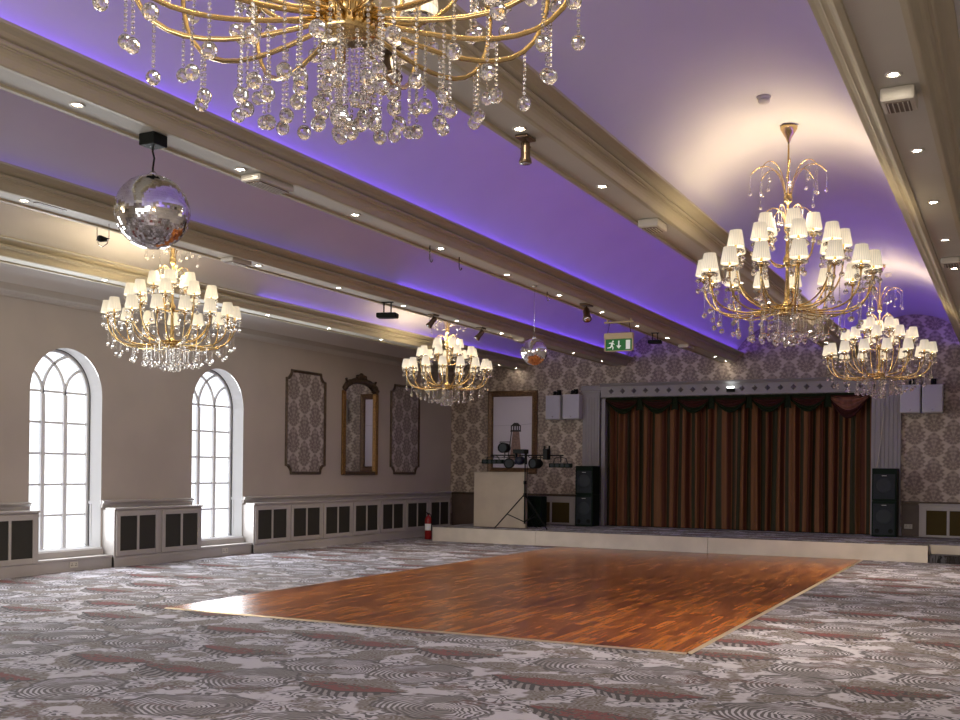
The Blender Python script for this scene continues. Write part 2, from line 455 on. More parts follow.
for wi, yc in enumerate(WINS):
    outline = [(yc-WR, WS)]+arch_pts(yc, WR)+[(yc+WR, WS)]
    # white splayed reveal
    b = MB()
    vs = []; 
    for (y, z) in outline: vs += [(XW, y, z), (XW-DG-.08, y, z)]
    b.add(vs, [(2*i, 2*i+1, 2*i+3, 2*i+2) for i in range(len(outline)-1)], False)
    w = struct(b.build('window_%d' % (wi+1), M['white'], fix=False), 'tall arched window with gothic glazing bars in the left wall')
    b = MB(); b.add([(XW-DG-.03, y, z) for y, z in outline], [tuple(range(len(outline)))])
    b.build('pane', M['pane'], w, fix=False)
    # frame round the glass + glazing bars
    b = MB()
    xg = XW-DG
    inn = [(yc-(WR-.045), WS+.03)]+arch_pts(yc, WR-.045)+[(yc+(WR-.045), WS+.03)]
    for x in (xg-.02, xg+.025):
        vs = [(x, y, z) for y, z in outline]+[(x, y, z) for y, z in inn]; k = len(outline)
        b.add(vs, [(i, i+1, k+i+1, k+i) for i in range(k-1)])
    vs = [(x, y, z) for x in (xg-.02, xg+.025) for y, z in inn]; k = len(inn)
    b.add(vs, [(i, i+1, k+i+1, k+i) for i in range(k-1)])
    b.build('window_frame', M['white'], w)
    b = MB()
    wd = .405
    def bar(pts, hw=.026):
        b.tube([(xg, y, z) for y, z in pts], hw, 6)
    for s in (-1, 1): b.box(xg-.02, xg+.03, yc+s*wd/2-.033, yc+s*wd/2+.033, WS, WSP)
    for k in range(5):
        z = WSP+.035-k*.448
        b.box(xg-.012, xg+.012, yc-WR+.03, yc+WR-.03, z-.016, z+.016)
    # intersecting gothic arcs
    for s in (-1, 1):
        ym = yc+s*wd/2                     # from this mullion
        for dr in (-1, 1):
            R_ = 1.02*wd if dr == s else 2*wd*.93
            R_ = .39 if dr == s else .584
            cx = ym+dr*R_
            pts = []
            for i in range(15):
                a = (PI/2)*i/14
                y = cx-dr*R_*math.cos(a); z = WSP+R_*math.sin(a)
                if (y-yc)**2+(z-WSP)**2 > (WR-.02)**2: break
                pts.append((y, z))
            if len(pts) > 1: bar(pts)
    b.build('glazing_bars', M['white'], w)
    b = MB()
    inn2 = [(yc-(WR-.012), WS+.0)]+arch_pts(yc, WR-.012)+[(yc+(WR-.012), WS+.0)]
    vs = [(xg+.0255, y, z) for y, z in outline]+[(xg+.045, y, z) for y, z in inn2]; k = len(outline)
    b.add(vs, [(i, i+1, k+i+1, k+i) for i in range(k-1)])
    vs = [(xg+.045, y, z) for y, z in outline]+[(xg+.045, y, z) for y, z in inn2]
    b.add(vs, [(i, i+1, k+i+1, k+i) for i in range(k-1)])
    b.build('dark_seal', M['seal'], w)
    # sill and plinth
    b = MB()
    b.box(XW-DG-.02, XW+.03, yc-WR, yc+WR, WS-.03, WS)
    b.build('window_sill', M['white'], w)
    # panelled lower reveal with little capital (both sides)
    b = MB()
    for s in (-1, 1):
        yf = yc+s*WR; g_ = -s*.018
        b.box(XW-DG+.04, XW+.012, min(yf, yf+g_), max(yf, yf+g_), .94, .985)
        b.box(XW-DG+.06, XW-.005, min(yf, yf+g_*.6), max(yf, yf+g_*.6), .36, .39)
        b.box(XW-DG+.06, XW-DG+.09, min(yf, yf+g_*.6), max(yf, yf+g_*.6), .39, .94)
        b.box(XW-.035, XW-.005, min(yf, yf+g_*.6), max(yf, yf+g_*.6), .39, .94)
    b.build('reveal_panel', M['white'], w)
    # skirting under the window
    b = MB()
    eg = .019 if wi == 1 else .0335
    b.box(XW, XF-.05, yc-WR-eg, yc+WR+eg, 0, .155); b.box(XW, XF-.035, yc-WR-eg, yc+WR+eg, .155, .19, .006)
    b.box(XW, XW+.06, yc-WR, yc+WR, .19, .275)
    o = struct(b.build('baseboard_left', M['joinery']))

# dado moulding on left wall between the windows
def dado_left(y0, y1):
    b = MB()
    pr_ = [(XW, .88), (XW+.025, .88), (XW+.03, .93), (XW+.045, .95), (XW+.06, .965), (XW+.062, .985), (XW+.04, .99), (XW, 1.0)]
    b.loft(pr_, y0, y1); b.prism([(p[0], p[1]) for p in pr_], 'y', y0, y0+.002); b.prism([(p[0], p[1]) for p in pr_], 'y', y1-.002, y1)
    return struct(b.build('trim_dado_left', M['joinery']))
dado_left(YR, WINS[3]-WR); dado_left(WINS[3]+WR, WINS[2]-WR); dado_left(WINS[2]+WR, WINS[0]-WR)
dado_left(WINS[0]+WR, WINS[1]-WR); dado_left(WINS[1]+WR, YB)

# back wall with opening, right and rear walls
OX0, OX1, OZ = -8.42, -2.60, 3.16
b = MB()
for x0, x1, z0, z1 in ((XW-.1, OX0, 0, ZT), (OX1, XR, 0, ZT), (OX0, OX1, OZ, ZT)):
    b.add([(x0, YB, z0), (x1, YB, z0), (x1, YB, z1), (x0, YB, z1)], [(0, 1, 2, 3)])
struct(b.build('wall_back', M['damask'], fix=False), 'brown damask wallpapered end wall behind the stage')
b = MB(); b.box(OX0-.1, OX1+.1, YB+.35, YB+.4, 0, OZ+.2); b.box(OX0-.1, OX0, YB, YB+.4, 0, OZ+.2); b.box(OX1, OX1+.1, YB, YB+.4, 0, OZ+.2); b.box(OX0, OX1, YB, YB+.4, OZ+.05, OZ+.2)
struct(b.build('wall_stage_recess', M['blackgreen']))
b = MB(); b.add([(XR, YR, 0), (XR, YB, 0), (XR, YB, ZT), (XR, YR, ZT)], [(0, 1, 2, 3)])
struct(b.build('wall_right', M['wall'], fix=False))
b = MB(); b.add([(XW, YR, 0), (XR, YR, 0), (XR, YR, ZT), (XW, YR, ZT)], [(0, 1, 2, 3)])
struct(b.build('wall_rear', M['wall'], fix=False))
# dado on the back wall (brown boards with a cap)
def dado_back(x0, x1):
    b = MB()
    b.box(x0, x1, YB-.025, YB, STZ if x0 > STX0 else 0, .93)
    b.build_m = None
    o = struct(b.build('trim_dado_back', M['dado']))
    c = MB(); c.box(x0, x1, YB-.05, YB, .93, .985, .012); c.build('dado_cap', M['bronze'], o)
    for z in (.42, .52):
        pass
dado_back(XW+.05, -8.85); dado_back(-2.08, XR)

# ------------------------------------------------------------------ ceiling: vaults and beams
def vault(cx, xl, xr, apex=APEX, R_=RV):
    n = 28; pr_ = []
    for i in range(n+1):
        x = xl+(xr-xl)*i/n
        pr_.append((x, apex-R_+math.sqrt(max(R_*R_-(x-cx)**2, 0))))
    b = MB(); b.loft(pr_, YR, YB, smooth=True, n=8)
    return struct(b.build('ceiling', M['vault'], fix=False))
HW = .17
for cx in BAYS: vault(cx, cx-1.2225+HW-.01, cx+1.2225-HW+.01)
xe = BEAMS['E']-HW
vault((XW+xe)/2, XW, xe+.01, apex=4.42, R_=.95)
xa = BEAMS['A']+HW
vault((XR+xa)/2, xa-.01, XR, apex=4.42, R_=.95)
side = [(0.0, 3.885), (.128, 3.885), (.132, 3.868), (.165, 3.866), (.176, 3.872), (.182, 3.890), (.192, 3.915), (.205, 3.932), (.224, 3.944), (.240, 3.947),
        (.240, 3.956), (.258, 3.957), (.268, 3.966), (.266, 3.978), (.255, 3.984), (.232, 3.986), (.232, 3.996), (.252, 4.004), (.282, 4.022), (.318, 4.034), (.340, 4.037), (.350, 4.040), (.353, 4.058), (.340, 4.062), (.336, 4.052), (.30, 4.048), (.26, 4.036), (HW, 4.030), (HW-.02, 4.14)]
SOFF = 2   # first segments are the flat soffit
for k, bx in BEAMS.items():
    b = MB()
    L = [(bx-q[0], q[1]) for q in side[::-1]]; Rr = [(bx+q[0], q[1]) for q in side[1:]]
    pr_ = L+Rr; nL = len(L)
    for i in range(len(pr_)-1):
        mid = (pr_[i][0]+pr_[i+1][0])/2
        b.cur = 1 if abs(mid-bx) < .128 else 0
        a, c = pr_[i], pr_[i+1]
        b.add([(a[0], YR, a[1]), (c[0], YR, c[1]), (c[0], YB, c[1]), (a[0], YB, a[1])], [(0, 1, 2, 3)])
    struct(b.build('ceiling_beam', [M['cornice'], M['soffit']], fix=False), 'long plaster ceiling beam with moulded cove cornices')
# wall cornices along left and right wall
def wall_cornice(xw, s):
    q = [(0, 3.79), (.015, 3.79), (.02, 3.81), (.035, 3.825), (.05, 3.83), (.053, 3.84), (.07, 3.845), (.08, 3.855), (.08, 3.87), (0, 3.875)]
    b = MB(); b.loft([(xw+s*a, z) for a, z in q], YR, YB)
    return struct(b.build('trim_cornice_%s' % ('left' if s > 0 else 'right'), M['wallcornice'], fix=True))
wall_cornice(XW, 1); wall_cornice(XR, -1)

# violet cove light strips lying in the cornice troughs
LEDK = .82
def ledmat(name, strength, col=(.165, .07, 1.0, 1)):
    return mat(name, (.1, .1, .1, 1), .5, emis=col, estr=strength*LEDK)
LED = [  # beam, side, y0, y1, strength
    ('A', -1, YR, 14.0, 11.0), ('A', -1, 14.0, 22.8, 16.0),
    ('A', 1, YR, 22.8, 10.0),
    ('B', 1, YR, 13.0, 2.5), ('B', 1, 13.0, 22.8, 15.0),
    ('B', -1, YR, 22.8, 15.0),
    ('C', 1, YR, 22.8, 14.0),
    ('C', -1, YR, 13.0, 3.0), ('C', -1, 13.0, 22.8, 13.0),
    ('D', 1, YR, 13.0, 3.0), ('D', 1, 13.0, 22.8, 12.0),
    ('D', -1, 13.0, 22.8, 9.0), ('E', 1, 13.0, 22.8, 7.0),
    ('E', -1, YR, 22.8, 11.0),
]
for i, (k, s, y0, y1, st) in enumerate(LED):
    x0 = BEAMS[k]+s*.185; x1 = BEAMS[k]+s*.210
    b = MB(); b.add([(x0, y0, 4.070), (x1, y0, 4.045), (x1, y1, 4.045), (x0, y1, 4.070)], [(0, 1, 2, 3)])
    b.add([(x0, y0, 4.040), (x1, y0, 4.040), (x1, y1, 4.040), (x0, y1, 4.040)], [(0, 1, 2, 3)])
    struct(b.build('trim_cove_light', ledmat('violet_led_%d' % i, st), fix=False))

# ------------------------------------------------------------------ camera
f_px, yaw, roll, v0 = 1076.9, .464046, .0111187, 470.685
cd = bpy.data.cameras.new('camera'); cam = bpy.data.objects.new('camera', cd); COL.objects.link(cam)
F = Vector((-math.sin(yaw), math.cos(yaw), 0)); R = Vector((math.cos(yaw), math.sin(yaw), 0)); U = Vector((0, 0, 1))
R2 = R*math.cos(roll)+U*math.sin(roll); U2 = U*math.cos(roll)-R*math.sin(roll)
mw = Matrix.Identity(4)
for i in range(3): mw[i][0] = R2[i]; mw[i][1] = U2[i]; mw[i][2] = -F[i]
mw[2][3] = 1.5
cam.matrix_world = mw
cd.sensor_width = 36; cd.lens = 36*f_px/960; cd.shift_y = (v0-360)/960; cd.clip_start = .02; cd.clip_end = 200
SC.camera = cam
def proj(p):
    d = Vector(p)-Vector((0, 0, 1.5)); Z = d.dot(F)
    return (480+f_px*d.dot(R2)/Z, v0-f_px*d.dot(U2)/Z) if Z > .1 else (-9999, -9999)
# ------------------------------------------------------------------ dance floor and stage
b = MB(); b.prism([(-8.08, 8.74), (-2.44, 8.74), (-2.46, 19.90), (-8.12, 19.68)], 'z', .001, .014)
df = tag(b.build('dance_floor', M['wood']), 'polished brown wooden dance floor laid in the middle of the carpet', 'dance floor')
b = MB()
for (xa_, ya_), (xb_, yb_) in zip([(-8.08, 8.74), (-2.44, 8.74), (-2.46, 19.90), (-8.12, 19.68)], [(-2.44, 8.74), (-2.46, 19.90), (-8.12, 19.68), (-8.08, 8.74)]):
    d = Vector((xb_-xa_, yb_-ya_)).normalized(); n_ = Vector((d.y, -d.x))*.035
    b.add([(xa_, ya_, .0145), (xb_, yb_, .0145), (xb_+n_.x, yb_+n_.y, .003), (xa_+n_.x, ya_+n_.y, .003)], [(0, 1, 2, 3)])
b.build('edge_strip', M['edge'], df, fix=False)

st = tag(empty('stage_platform', ((STX0+STX1)/2, STY, 0)), 'low cream fronted stage with patterned carpet top across the end wall', 'stage')
def local(o, root): o.matrix_parent_inverse = Matrix.Translation(-root.location); return o
b = MB(); b.box(STX0, XR-.02, STY+.02, YB-.03, STZ-.012, STZ)
bx_ = b
b = MB()
b.add([(STX0, STY+.01, STZ), (STX1, STY+.01, STZ), (STX1, STY+.33, STZ), (XR-.01, STY+.33, STZ), (XR-.01, YB-.03, STZ), (STX0, YB-.03, STZ)], [(0, 1, 2, 3, 4, 5)])
local(b.build('carpet_top', M['stagecarpet'], st, fix=False), st)
xs_ = [STX0, -8.72, -5.2, STX1]
for a, c in zip(xs_[:-1], xs_[1:]):
    b = MB(); b.box(a+.004, c-.004, STY, STY+.03, 0.002, STZ-.006, .004)
    local(b.build('front_board', M['stagefront'], st), st)
b = MB(); b.box(STX0, STX0+.03, STY+.03, YB-.03, .002, STZ-.004); local(b.build('end_board', M['stagefront'], st), st)
b = MB(); b.box(STX1-.03, STX1, STY+.03, STY+.30, .002, STZ-.004); local(b.build('side_board', M['dado'], st), st)  # side fascia in shadow, the shade put into its brown colour
b = MB(); b.box(STX1, XR-.02, STY+.30, STY+.33, .002, STZ-.004); local(b.build('set_back_board', M['stagefront'], st), st)
b = MB(); b.box(STX1+.01, XR-.03, STY+.005, STY+.295, .002, .145, .012)
tag(b.build('stage_step', M['stepcarpet']), 'dark patterned carpeted step at the right end of the stage', 'step')

# ------------------------------------------------------------------ proscenium
def pilaster(x0, x1, label):
    r = tag(empty('pilaster', ((x0+x1)/2, YB-.05, STZ)), label, 'pilaster')
    yf = YB-.10
    b = MB(); b.box(x0, x1, yf, YB-.001, STZ+.003, 3.30)
    n = 5; w = (x1-x0)
    for i in range(n):
        xc = x0+w*(i+1)/(n+1)
        b.box(xc-.020, xc+.020, yf-.012, yf+.005, STZ+.30, 3.18, .006)
    local(b.build('shaft', M['pilaster'], r), r)
    b = MB(); b.box(x0-.03, x1+.03, yf-.03, YB-.001, STZ+.003, STZ+.18, .01); local(b.build('plinth', M['pilaster'], r), r)
    b = MB(); b.box(x0-.02, x1+.02, yf-.02, YB-.001, 3.28, 3.33, .008); b.box(x0-.045, x1+.045, yf-.05, YB-.001, 3.33, 3.39, .012); b.box(x0-.03, x1+.03, yf-.035, YB-.001, 3.39, 3.44, .01)
    local(b.build('capital', M['pilaster'], r), r)
pilaster(-8.83, -8.43, 'grey fluted pilaster on the left side of the stage curtain')
pilaster(-2.58, -2.10, 'grey fluted pilaster on the right side of the stage curtain')
b = MB(); b.box(-8.40, -8.31, YB-.06, YB+.2, STZ+.003, 3.15, .01); b.box(-2.66, -2.585, YB-.06, YB+.2, STZ+.003, 3.15, .01)
struct(b.build('trim_stage_jamb', M['pilaster']))
fr = tag(empty('stage_frieze', (-5.5, YB-.1, 3.16)), 'grey panelled frieze with a row of diamond studs above the stage curtain', 'frieze')
yf = YB-.17
b = MB(); b.box(-8.38, -2.632, yf, YB-.001, 3.17, 3.41); b.box(-8.38, -2.632, yf-.025, yf+.01, 3.165, 3.20, .008)
local(b.build('frieze_board', M['pilaster'], fr), fr)
b = MB(); q = [(yf+.01, 3.40), (yf-.02, 3.405), (yf-.035, 3.43), (yf-.075, 3.445), (yf-.085, 3.47), (YB-.001, 3.475), (YB-.001, 3.40)]
b.prism(q, 'x', -8.38, -2.632); local(b.build('cornice', M['pilaster'], fr), fr)
for i in range(21):
    xc = -8.135+.264*i
    b = MB(); s_ = .062
    b.add([(xc-s_, yf-.002, 3.298), (xc, yf-.002, 3.298-s_), (xc+s_, yf-.002, 3.298), (xc, yf-.002, 3.298+s_), (xc, yf-.045, 3.298)], [(0, 1, 4), (1, 2, 4), (2, 3, 4), (3, 0, 4), (3, 2, 1, 0)])
    local(b.build('diamond_stud', M['stud'], fr), fr)

# curtain
cu = tag(empty('stage_curtain', (-5.5, YB+.1, STZ)), 'closed copper and green striped curtain hanging across the stage', 'curtain')
def drape(name, x0, x1, lean0, lean1):
    n, mz = 420, 14
    me_v, fs, uvs = [], [], []
    s_len = 0; prev = None
    def yo(x, t):
        ph = 2*PI*(x*3.6+.28*math.sin(x*1.7)+.22*math.sin(x*4.1+1))
        a = .055*math.sin(ph)+.022*math.sin(2*ph+.7)+.018*math.sin(x*23.0)
        return YB+.13+a*(.65+.35*(1-t))
    arc = []
    for i in range(n+1):
        x = x0+(x1-x0)*i/n; y = yo(x, .5)
        if prev: s_len += math.hypot(x-prev[0], y-prev[1])
        prev = (x, y); arc.append(s_len)
    for j in range(mz+1):
        t = j/mz; z = 3.12+(STZ+.006-3.12)*t
        for i in range(n+1):
            x = x0+(x1-x0)*i/n
            xx = x+(lean0*(1-i/n)+lean1*(i/n))*t + .02*math.sin(x*9+t*2)*t
            me_v.append((xx, yo(x, t), z)); uvs.append((arc[i]*.62, z))
    for j in range(mz):
        for i in range(n):
            a = j*(n+1)+i; fs.append((a, a+1, a+n+2, a+n+1))
    b = MB(); b.add(me_v, fs, True); o = b.build(name, M['curtain'], cu, fix=False)
    l = o.data.uv_layers.new(name='UVMap')
    for lp in o.data.loops: l.data[lp.index].uv = uvs[lp.vertex_index]
    return local(o, cu)
drape('left_drape', -8.36, -5.40, -.0, .0); drape('right_drape', -5.46, -2.66, 0, 0)
va = tag(empty('stage_valance', (-5.5, YB, 3.15)), 'dark maroon and green swagged valance above the stage curtain', 'valance')
b = MB(); b.box(-8.30, -2.67, YB-.04, YB-.02, 3.0, 3.16); 
def swag(x0, x1, drop, mats, name='swag', ztop=3.15):
    b = MB(); nx, nt_ = 20, 22; vs = []
    for j in range(nt_+1):
        t = j/nt_
        for i in range(nx+1):
            s = i/nx; k = 1-(2*s-1)**2
            x = x0+(x1-x0)*s
            z = ztop-.02-(.06+drop*k)*t*(.35+.65*k) - .01
            y = YB-.05-.02*k-.022*math.sin(t*2*PI*4.5)*(.3+.7*k)
            vs.append((x, y, z))
    b.v = vs
    for j in range(nt_):
        for i in range(nx):
            a = j*(nx+1)+i; b.f.append((a, a+1, a+nx+2, a+nx+1)); b.sm.append(True); b.mi.append(1 if (j > 13 or j < 2) else 0)
    return local(b.build(name, mats, va, fix=False), va)
W_ = .80
for i in range(7):
    x0 = -8.30+i*W_
    if i < 6: swag(x0-.03, x0+W_+.03, .27, [M['swag'], M['swaggreen']])
    else: swag(-3.55, -2.66, .42, [M['swaglit'], M['swag']])
for i in range(1, 7):
    xc = -8.30+i*W_; b = MB(); vs = []
    for j in range(9):
        t = j/8; hw_ = .05+.03*t
        for a in range(9):
            s = a/8*2-1; vs.append((xc+s*hw_, YB-.085-.02*math.cos(a*PI), 3.15-.26*t-.03*abs(s)*t))
    b.add(vs, [(j*9+a, j*9+a+1, (j+1)*9+a+1, (j+1)*9+a) for j in range(8) for a in range(8)], True)
    local(b.build('jabot', M['swaggreen'], va, fix=False), va)
b = MB(); b.box(-8.30, -2.67, YB-.055, YB-.03, 3.06, 3.16); local(b.build('pelmet_band', M['swaggreen'], va), va)

# small uplighter on the frieze
wl = tag(empty('wall_light', (-5.455, yf-.05, 3.26)), 'small white box uplighter glowing on the stage frieze', 'wall light')
b = MB(); b.box(-5.54, -5.37, yf-.10, yf-.026, 3.22, 3.30, .008); local(b.build('housing', M['black'], wl), wl)
b = MB(); b.box(-5.525, -5.385, yf-.105, yf-.04, 3.303, 3.33, .005); local(b.build('lens', mat('uplighter_lens', (1, 1, 1, 1), .4, emis=(.9, 1, .93, 1), estr=6), wl), wl)

# ------------------------------------------------------------------ radiator cabinets
def cabinet(y0, y1, n, label, ends=True):
    r = tag(empty('radiator_cabinet', (XF-.12, (y0+y1)/2, 0)), label, 'radiator cabinet')
    b = MB(); x0 = XW+.002
    b.box(x0, XF-.012, y0, y1, .0, .855)
    b.box(x0, XF-.004, y0, y1, .0, .15)
    local(b.build('carcass', M['joinery'], r), r)
    b = MB(); b.box(x0+.0625, XF+.012, y0-.008, y1+.008, .857, .885, .006); local(b.build('cabinet_top', M['joinery'], r), r)
    pitch = (y1-y0)/n
    for i in range(n):
        a, c = y0+i*pitch, y0+(i+1)*pitch
        d = MB(); g_ = .012
        yl, yr_ = a+g_+.02, c-g_-.02; zb, zt = .165, .835
        mid = (yl+yr_)/2
        xo, xi = XF+.006, XF-.011
        d.box(xi, xo, yl, yl+.075, zb, zt, .004); d.box(xi, xo, yr_-.075, yr_, zb, zt, .004); d.box(xi, xo-.002, mid-.022, mid+.022, zb+.05, zt-.05, .003)
        d.box(xi, xo-.001, yl+.075, yr_-.075, zb, zb+.075, .004); d.box(xi, xo-.001, yl+.075, yr_-.075, zt-.075, zt, .004)
        dr = local(d.build('door', M['joinery'], r), r)
        for u0, u1 in ((yl+.075, mid-.022), (mid+.022, yr_-.075)):
            p = MB(); p.box(XF-.010, XF-.007, u0, u1, zb+.07, zt-.07)
            q = p.build('mesh_panel', M['mesh'], dr)
    return r
cabinet(8.58, 10.50, 2, 'grey radiator cabinet with dark mesh panels left of the nearest arched window')
cabinet(11.88, 13.79, 2, 'short grey radiator cabinet with four dark mesh panels between the two arched windows')
cabinet(15.14, 22.45, 7, 'long grey radiator cabinet running from the far arched window to the stage corner')
def cab_back(x0, x1, n, label, z1=.92):
    r = tag(empty('radiator_cabinet', ((x0+x1)/2, YB-.15, STZ)), label, 'radiator cabinet')
    yb_ = YB-.22
    b = MB(); b.box(x0, x1, yb_+.012, YB-.055, STZ+.002, z1-.02); local(b.build('carcass', M['joinery'], r), r)
    b = MB(); b.box(x0-.01, x1+.01, yb_-.012, YB-.055, z1-.018, z1+.012, .006); local(b.build('cabinet_top', M['joinery'], r), r)
    pitch = (x1-x0)/n
    for i in range(n):
        a, c = x0+i*pitch+.03, x0+(i+1)*pitch-.03; mid = (a+c)/2; zb, zt = STZ+.012, z1-.04
        d = MB()
        d.box(a, a+.10, yb_-.006, yb_+.011, zb, zt, .004); d.box(c-.10, c, yb_-.006, yb_+.011, zb, zt, .004); d.box(mid-.025, mid+.025, yb_-.004, yb_+.011, zb+.02, zt-.06, .003)
        d.box(a+.1, c-.1, yb_-.005, yb_+.011, zb, zb+.03); d.box(a+.1, c-.1, yb_-.005, yb_+.011, zt-.08, zt, .004)
        dr = local(d.build('door', M['joinery'], r), r)
        for u0, u1 in ((a+.1, mid-.025), (mid+.025, c-.1)):
            p = MB(); p.box(u0, u1, yb_+.006, yb_+.009, zb+.03, zt-.08)
            q = p.build('mesh_panel', mat('brown_mesh_%d%d' % (i, int(u0*10)), (.060, .042, .012, 1), .7, spec=.1), dr)
cab_back(-10.12, -8.95, 1, 'grey radiator cabinet on the stage behind the lighting stand')
cab_back(-1.74, .36, 2, 'grey radiator cabinet with brown mesh at the right end of the stage wall', .94)

# ------------------------------------------------------------------ framed wall panels, mirror, print
def panel(y0, y1, z0, z1, label):
    r = tag(empty('wall_panel', (XW, (y0+y1)/2, z0)), label, 'wall panel')
    c = .16
    def oct_(ins):
        a, d, e, f_ = y0+ins, y1-ins, z0+ins, z1-ins; k = c-ins*.3
        pts = []
        for (cy, cz, sy, sz) in ((a, e, 1, 1), (d, e, -1, 1), (d, f_, -1, -1), (a, f_, 1, -1)):
            arc = [(cy+sy*k*math.cos(t), cz+sz*k*math.sin(t)) for t in [0, PI/8, PI/4, 3*PI/8, PI/2]]
            # scooped corner
            arc = [(cy+sy*k, cz), (cy+sy*k*.93, cz+sz*k*.42), (cy+sy*k*.70, cz+sz*k*.70), (cy+sy*k*.42, cz+sz*k*.93), (cy, cz+sz*k)]
            if (sy, sz) in ((1, 1), (-1, -1)): arc = arc[::-1]
            pts += arc
        return pts
    o_, i_ = oct_(0), oct_(.055)
    m_ = oct_(.02)
    n = len(o_)
    b = MB(); rows = [(o_, XW+.002), (o_, XW+.02), (m_, XW+.045), (i_, XW+.025), (i_, XW+.008)]
    vs = [(x, p[0], p[1]) for pts, x in rows for p in pts]
    b.add(vs, [(k*n+i, k*n+(i+1) % n, (k+1)*n+(i+1) % n, (k+1)*n+i) for k in range(4) for i in range(n)])
    local(b.build('frame', M['bronze'], r), r)
    b = MB(); b.add([(XW+.010, p[0], p[1]) for p in i_], [tuple(range(n))]); local(b.build('panel_face', M['damask_panel'], r, fix=False), r)
panel(16.33, 17.62, 1.39, 3.37, 'damask paper panel in a bronze frame with scooped corners, left of the gilt mirror')
panel(20.07, 21.33, 1.40, 3.38, 'damask paper panel in a bronze frame with scooped corners, right of the gilt mirror')

mr = tag(empty('wall_mirror', (XW, 18.85, 1.38)), 'tall gilt framed mirror with a carved dark crest on the left wall', 'mirror')
y0, y1, z0, z1 = 18.19, 19.53, 1.385, 3.10
def mx(y): return XW+.026-.033*(y-18.86)
b = MB(); b.add([(mx(y0+.08), y0+.08, z0+.06), (mx(y1-.08), y1-.08, z0+.06), (mx(y1-.08), y1-.08, z1+.02)]+[(mx(18.86+.58*math.cos(a)), 18.86+.58*math.cos(a), z1+.02+.20*math.sin(a)) for a in [PI*i/10 for i in range(1, 10)]]+[(mx(y0+.08), y0+.08, z1+.02)], [tuple(range(13))])
local(b.build('mirror_glass', M['mirror'], mr, fix=False), mr)
for (a, c) in ((y0, y0+.11), (y1-.11, y1)):
    b = MB(); b.box(XW+.004, XW+.05, a, c, z0, z1, .01)
    yc = (a+c)/2
    for i in range(34): b.ico((XW+.052, yc, z0+.05+i*(z1-z0-.1)/33), .022, 1, True)
    local(b.build('beaded_stile', M['gilt'], mr), mr)
b = MB(); b.box(XW+.004, XW+.05, y0+.11, y1-.11, z0, z0+.075, .01); local(b.build('bottom_rail', M['bronze'], mr), mr)
b = MB()
def blob(y, z, ry, rz, rx=.035):
    bm = bmesh.new(); bmesh.ops.create_uvsphere(bm, u_segments=12, v_segments=8, radius=1.0)
    for v in bm.verts: v.co = Vector((XW+.04+v.co.x*rx, y+v.co.y*ry, z+v.co.z*rz))
    b.from_bm(bm, True); bm.free()
top = []
for i in range(25):
    a = PI*i/24
    top.append((XW+.04, 18.86-.60*math.cos(a), z1+.02+.21*math.sin(a)))
b.tube(top, [.05+.02*math.sin(i*1.3)**2 for i in range(25)], 8)
for s in (-1, 1):
    for k in range(7): blob(18.86+s*(.08+.075*k), z1+.28-.030*k+.02*math.sin(k*2), .06, .05-.003*k)
    b.tube([(XW+.04, 18.86+s*(.60-.11*math.sin(t)), z1+.04+.13*t*.5+.03*math.cos(t*2)) for t in [i*.35 for i in range(9)]], .026, 8)
    blob(18.86+s*.60, z1+.05, .06, .08)
blob(18.86, z1+.30, .14, .075, .05); blob(18.86, z1+.35, .06, .045, .04)
for k in range(5): blob(18.86+(k-2)*.07, z1+.34-.012*abs(k-2), .03, .035, .045)
local(b.build('carved_crest', M['bronze'], mr), mr)

pc = tag(empty('framed_picture', (-10.6, YB, 1.45)), 'large gilt framed pale print of a stone tower behind the lighting stand', 'picture')
x0, x1, z0, z1 = -11.25, -9.98, 1.44, 3.38
b = MB()
ya, yb_ = YB-.002, YB-.06
rows = [((x0, x1, z0, z1), ya), ((x0, x1, z0, z1), YB-.04), ((x0+.03, x1-.03, z0+.03, z1-.03), YB-.065), ((x0+.10, x1-.10, z0+.10, z1-.10), YB-.045), ((x0+.125, x1-.125, z0+.125, z1-.125), YB-.055), ((x0+.14, x1-.14, z0+.14, z1-.14), YB-.02)]
vs = []
for (a, c, e, g_), y in rows: vs += [(a, y, e), (c, y, e), (c, y, g_), (a, y, g_)]
b.add(vs, [(k*4+i, k*4+(i+1) % 4, k*4+4+(i+1) % 4, k*4+4+i) for k in range(5) for i in range(4)])
local(b.build('frame', M['gilt'] if False else mat('worn_gilt_frame', (.13, .07, .032, 1), .45, metal=.2, var=.3, vscale=25), pc), pc)
b = MB(); b.add([(x0+.12, YB-.022, z0+.12), (x1-.12, YB-.022, z0+.12), (x1-.12, YB-.022, z1-.12), (x0+.12, YB-.022, z1-.12)], [(0, 1, 2, 3)])
pr_o = local(b.build('print', M['sky'], pc, fix=False), pc)
def flat(poly, y, name, mm, par=pc, grand=None):
    b = MB(); b.prism(poly, 'y', y, y+.0015); return b.build(name, mm, par)
flat([(-10.68, 1.75), (-10.37, 1.75), (-10.44, 2.44), (-10.60, 2.44)], YB-.0245, 'printed_tower', M['tower'], pr_o, pc)
b = MB()
for xa_, xb_, za_, zb_ in ((-10.655, -10.625, 2.43, 2.57), (-10.595, -10.56, 2.43, 2.57), (-10.53, -10.50, 2.43, 2.57), (-10.475, -10.445, 2.43, 2.57), (-10.42, -10.395, 2.43, 2.57)):
    b.prism([(xa_, za_), (xb_, za_), (xb_, zb_), (xa_, zb_)], 'y', YB-.0265, YB-.0235)
b.prism([(-10.67, 2.42), (-10.385, 2.42), (-10.40, 2.46), (-10.655, 2.46)], 'y', YB-.0265, YB-.0235)
b.prism([(-10.66, 2.55), (-10.39, 2.55), (-10.47, 2.625), (-10.57, 2.63)], 'y', YB-.0265, YB-.0235)
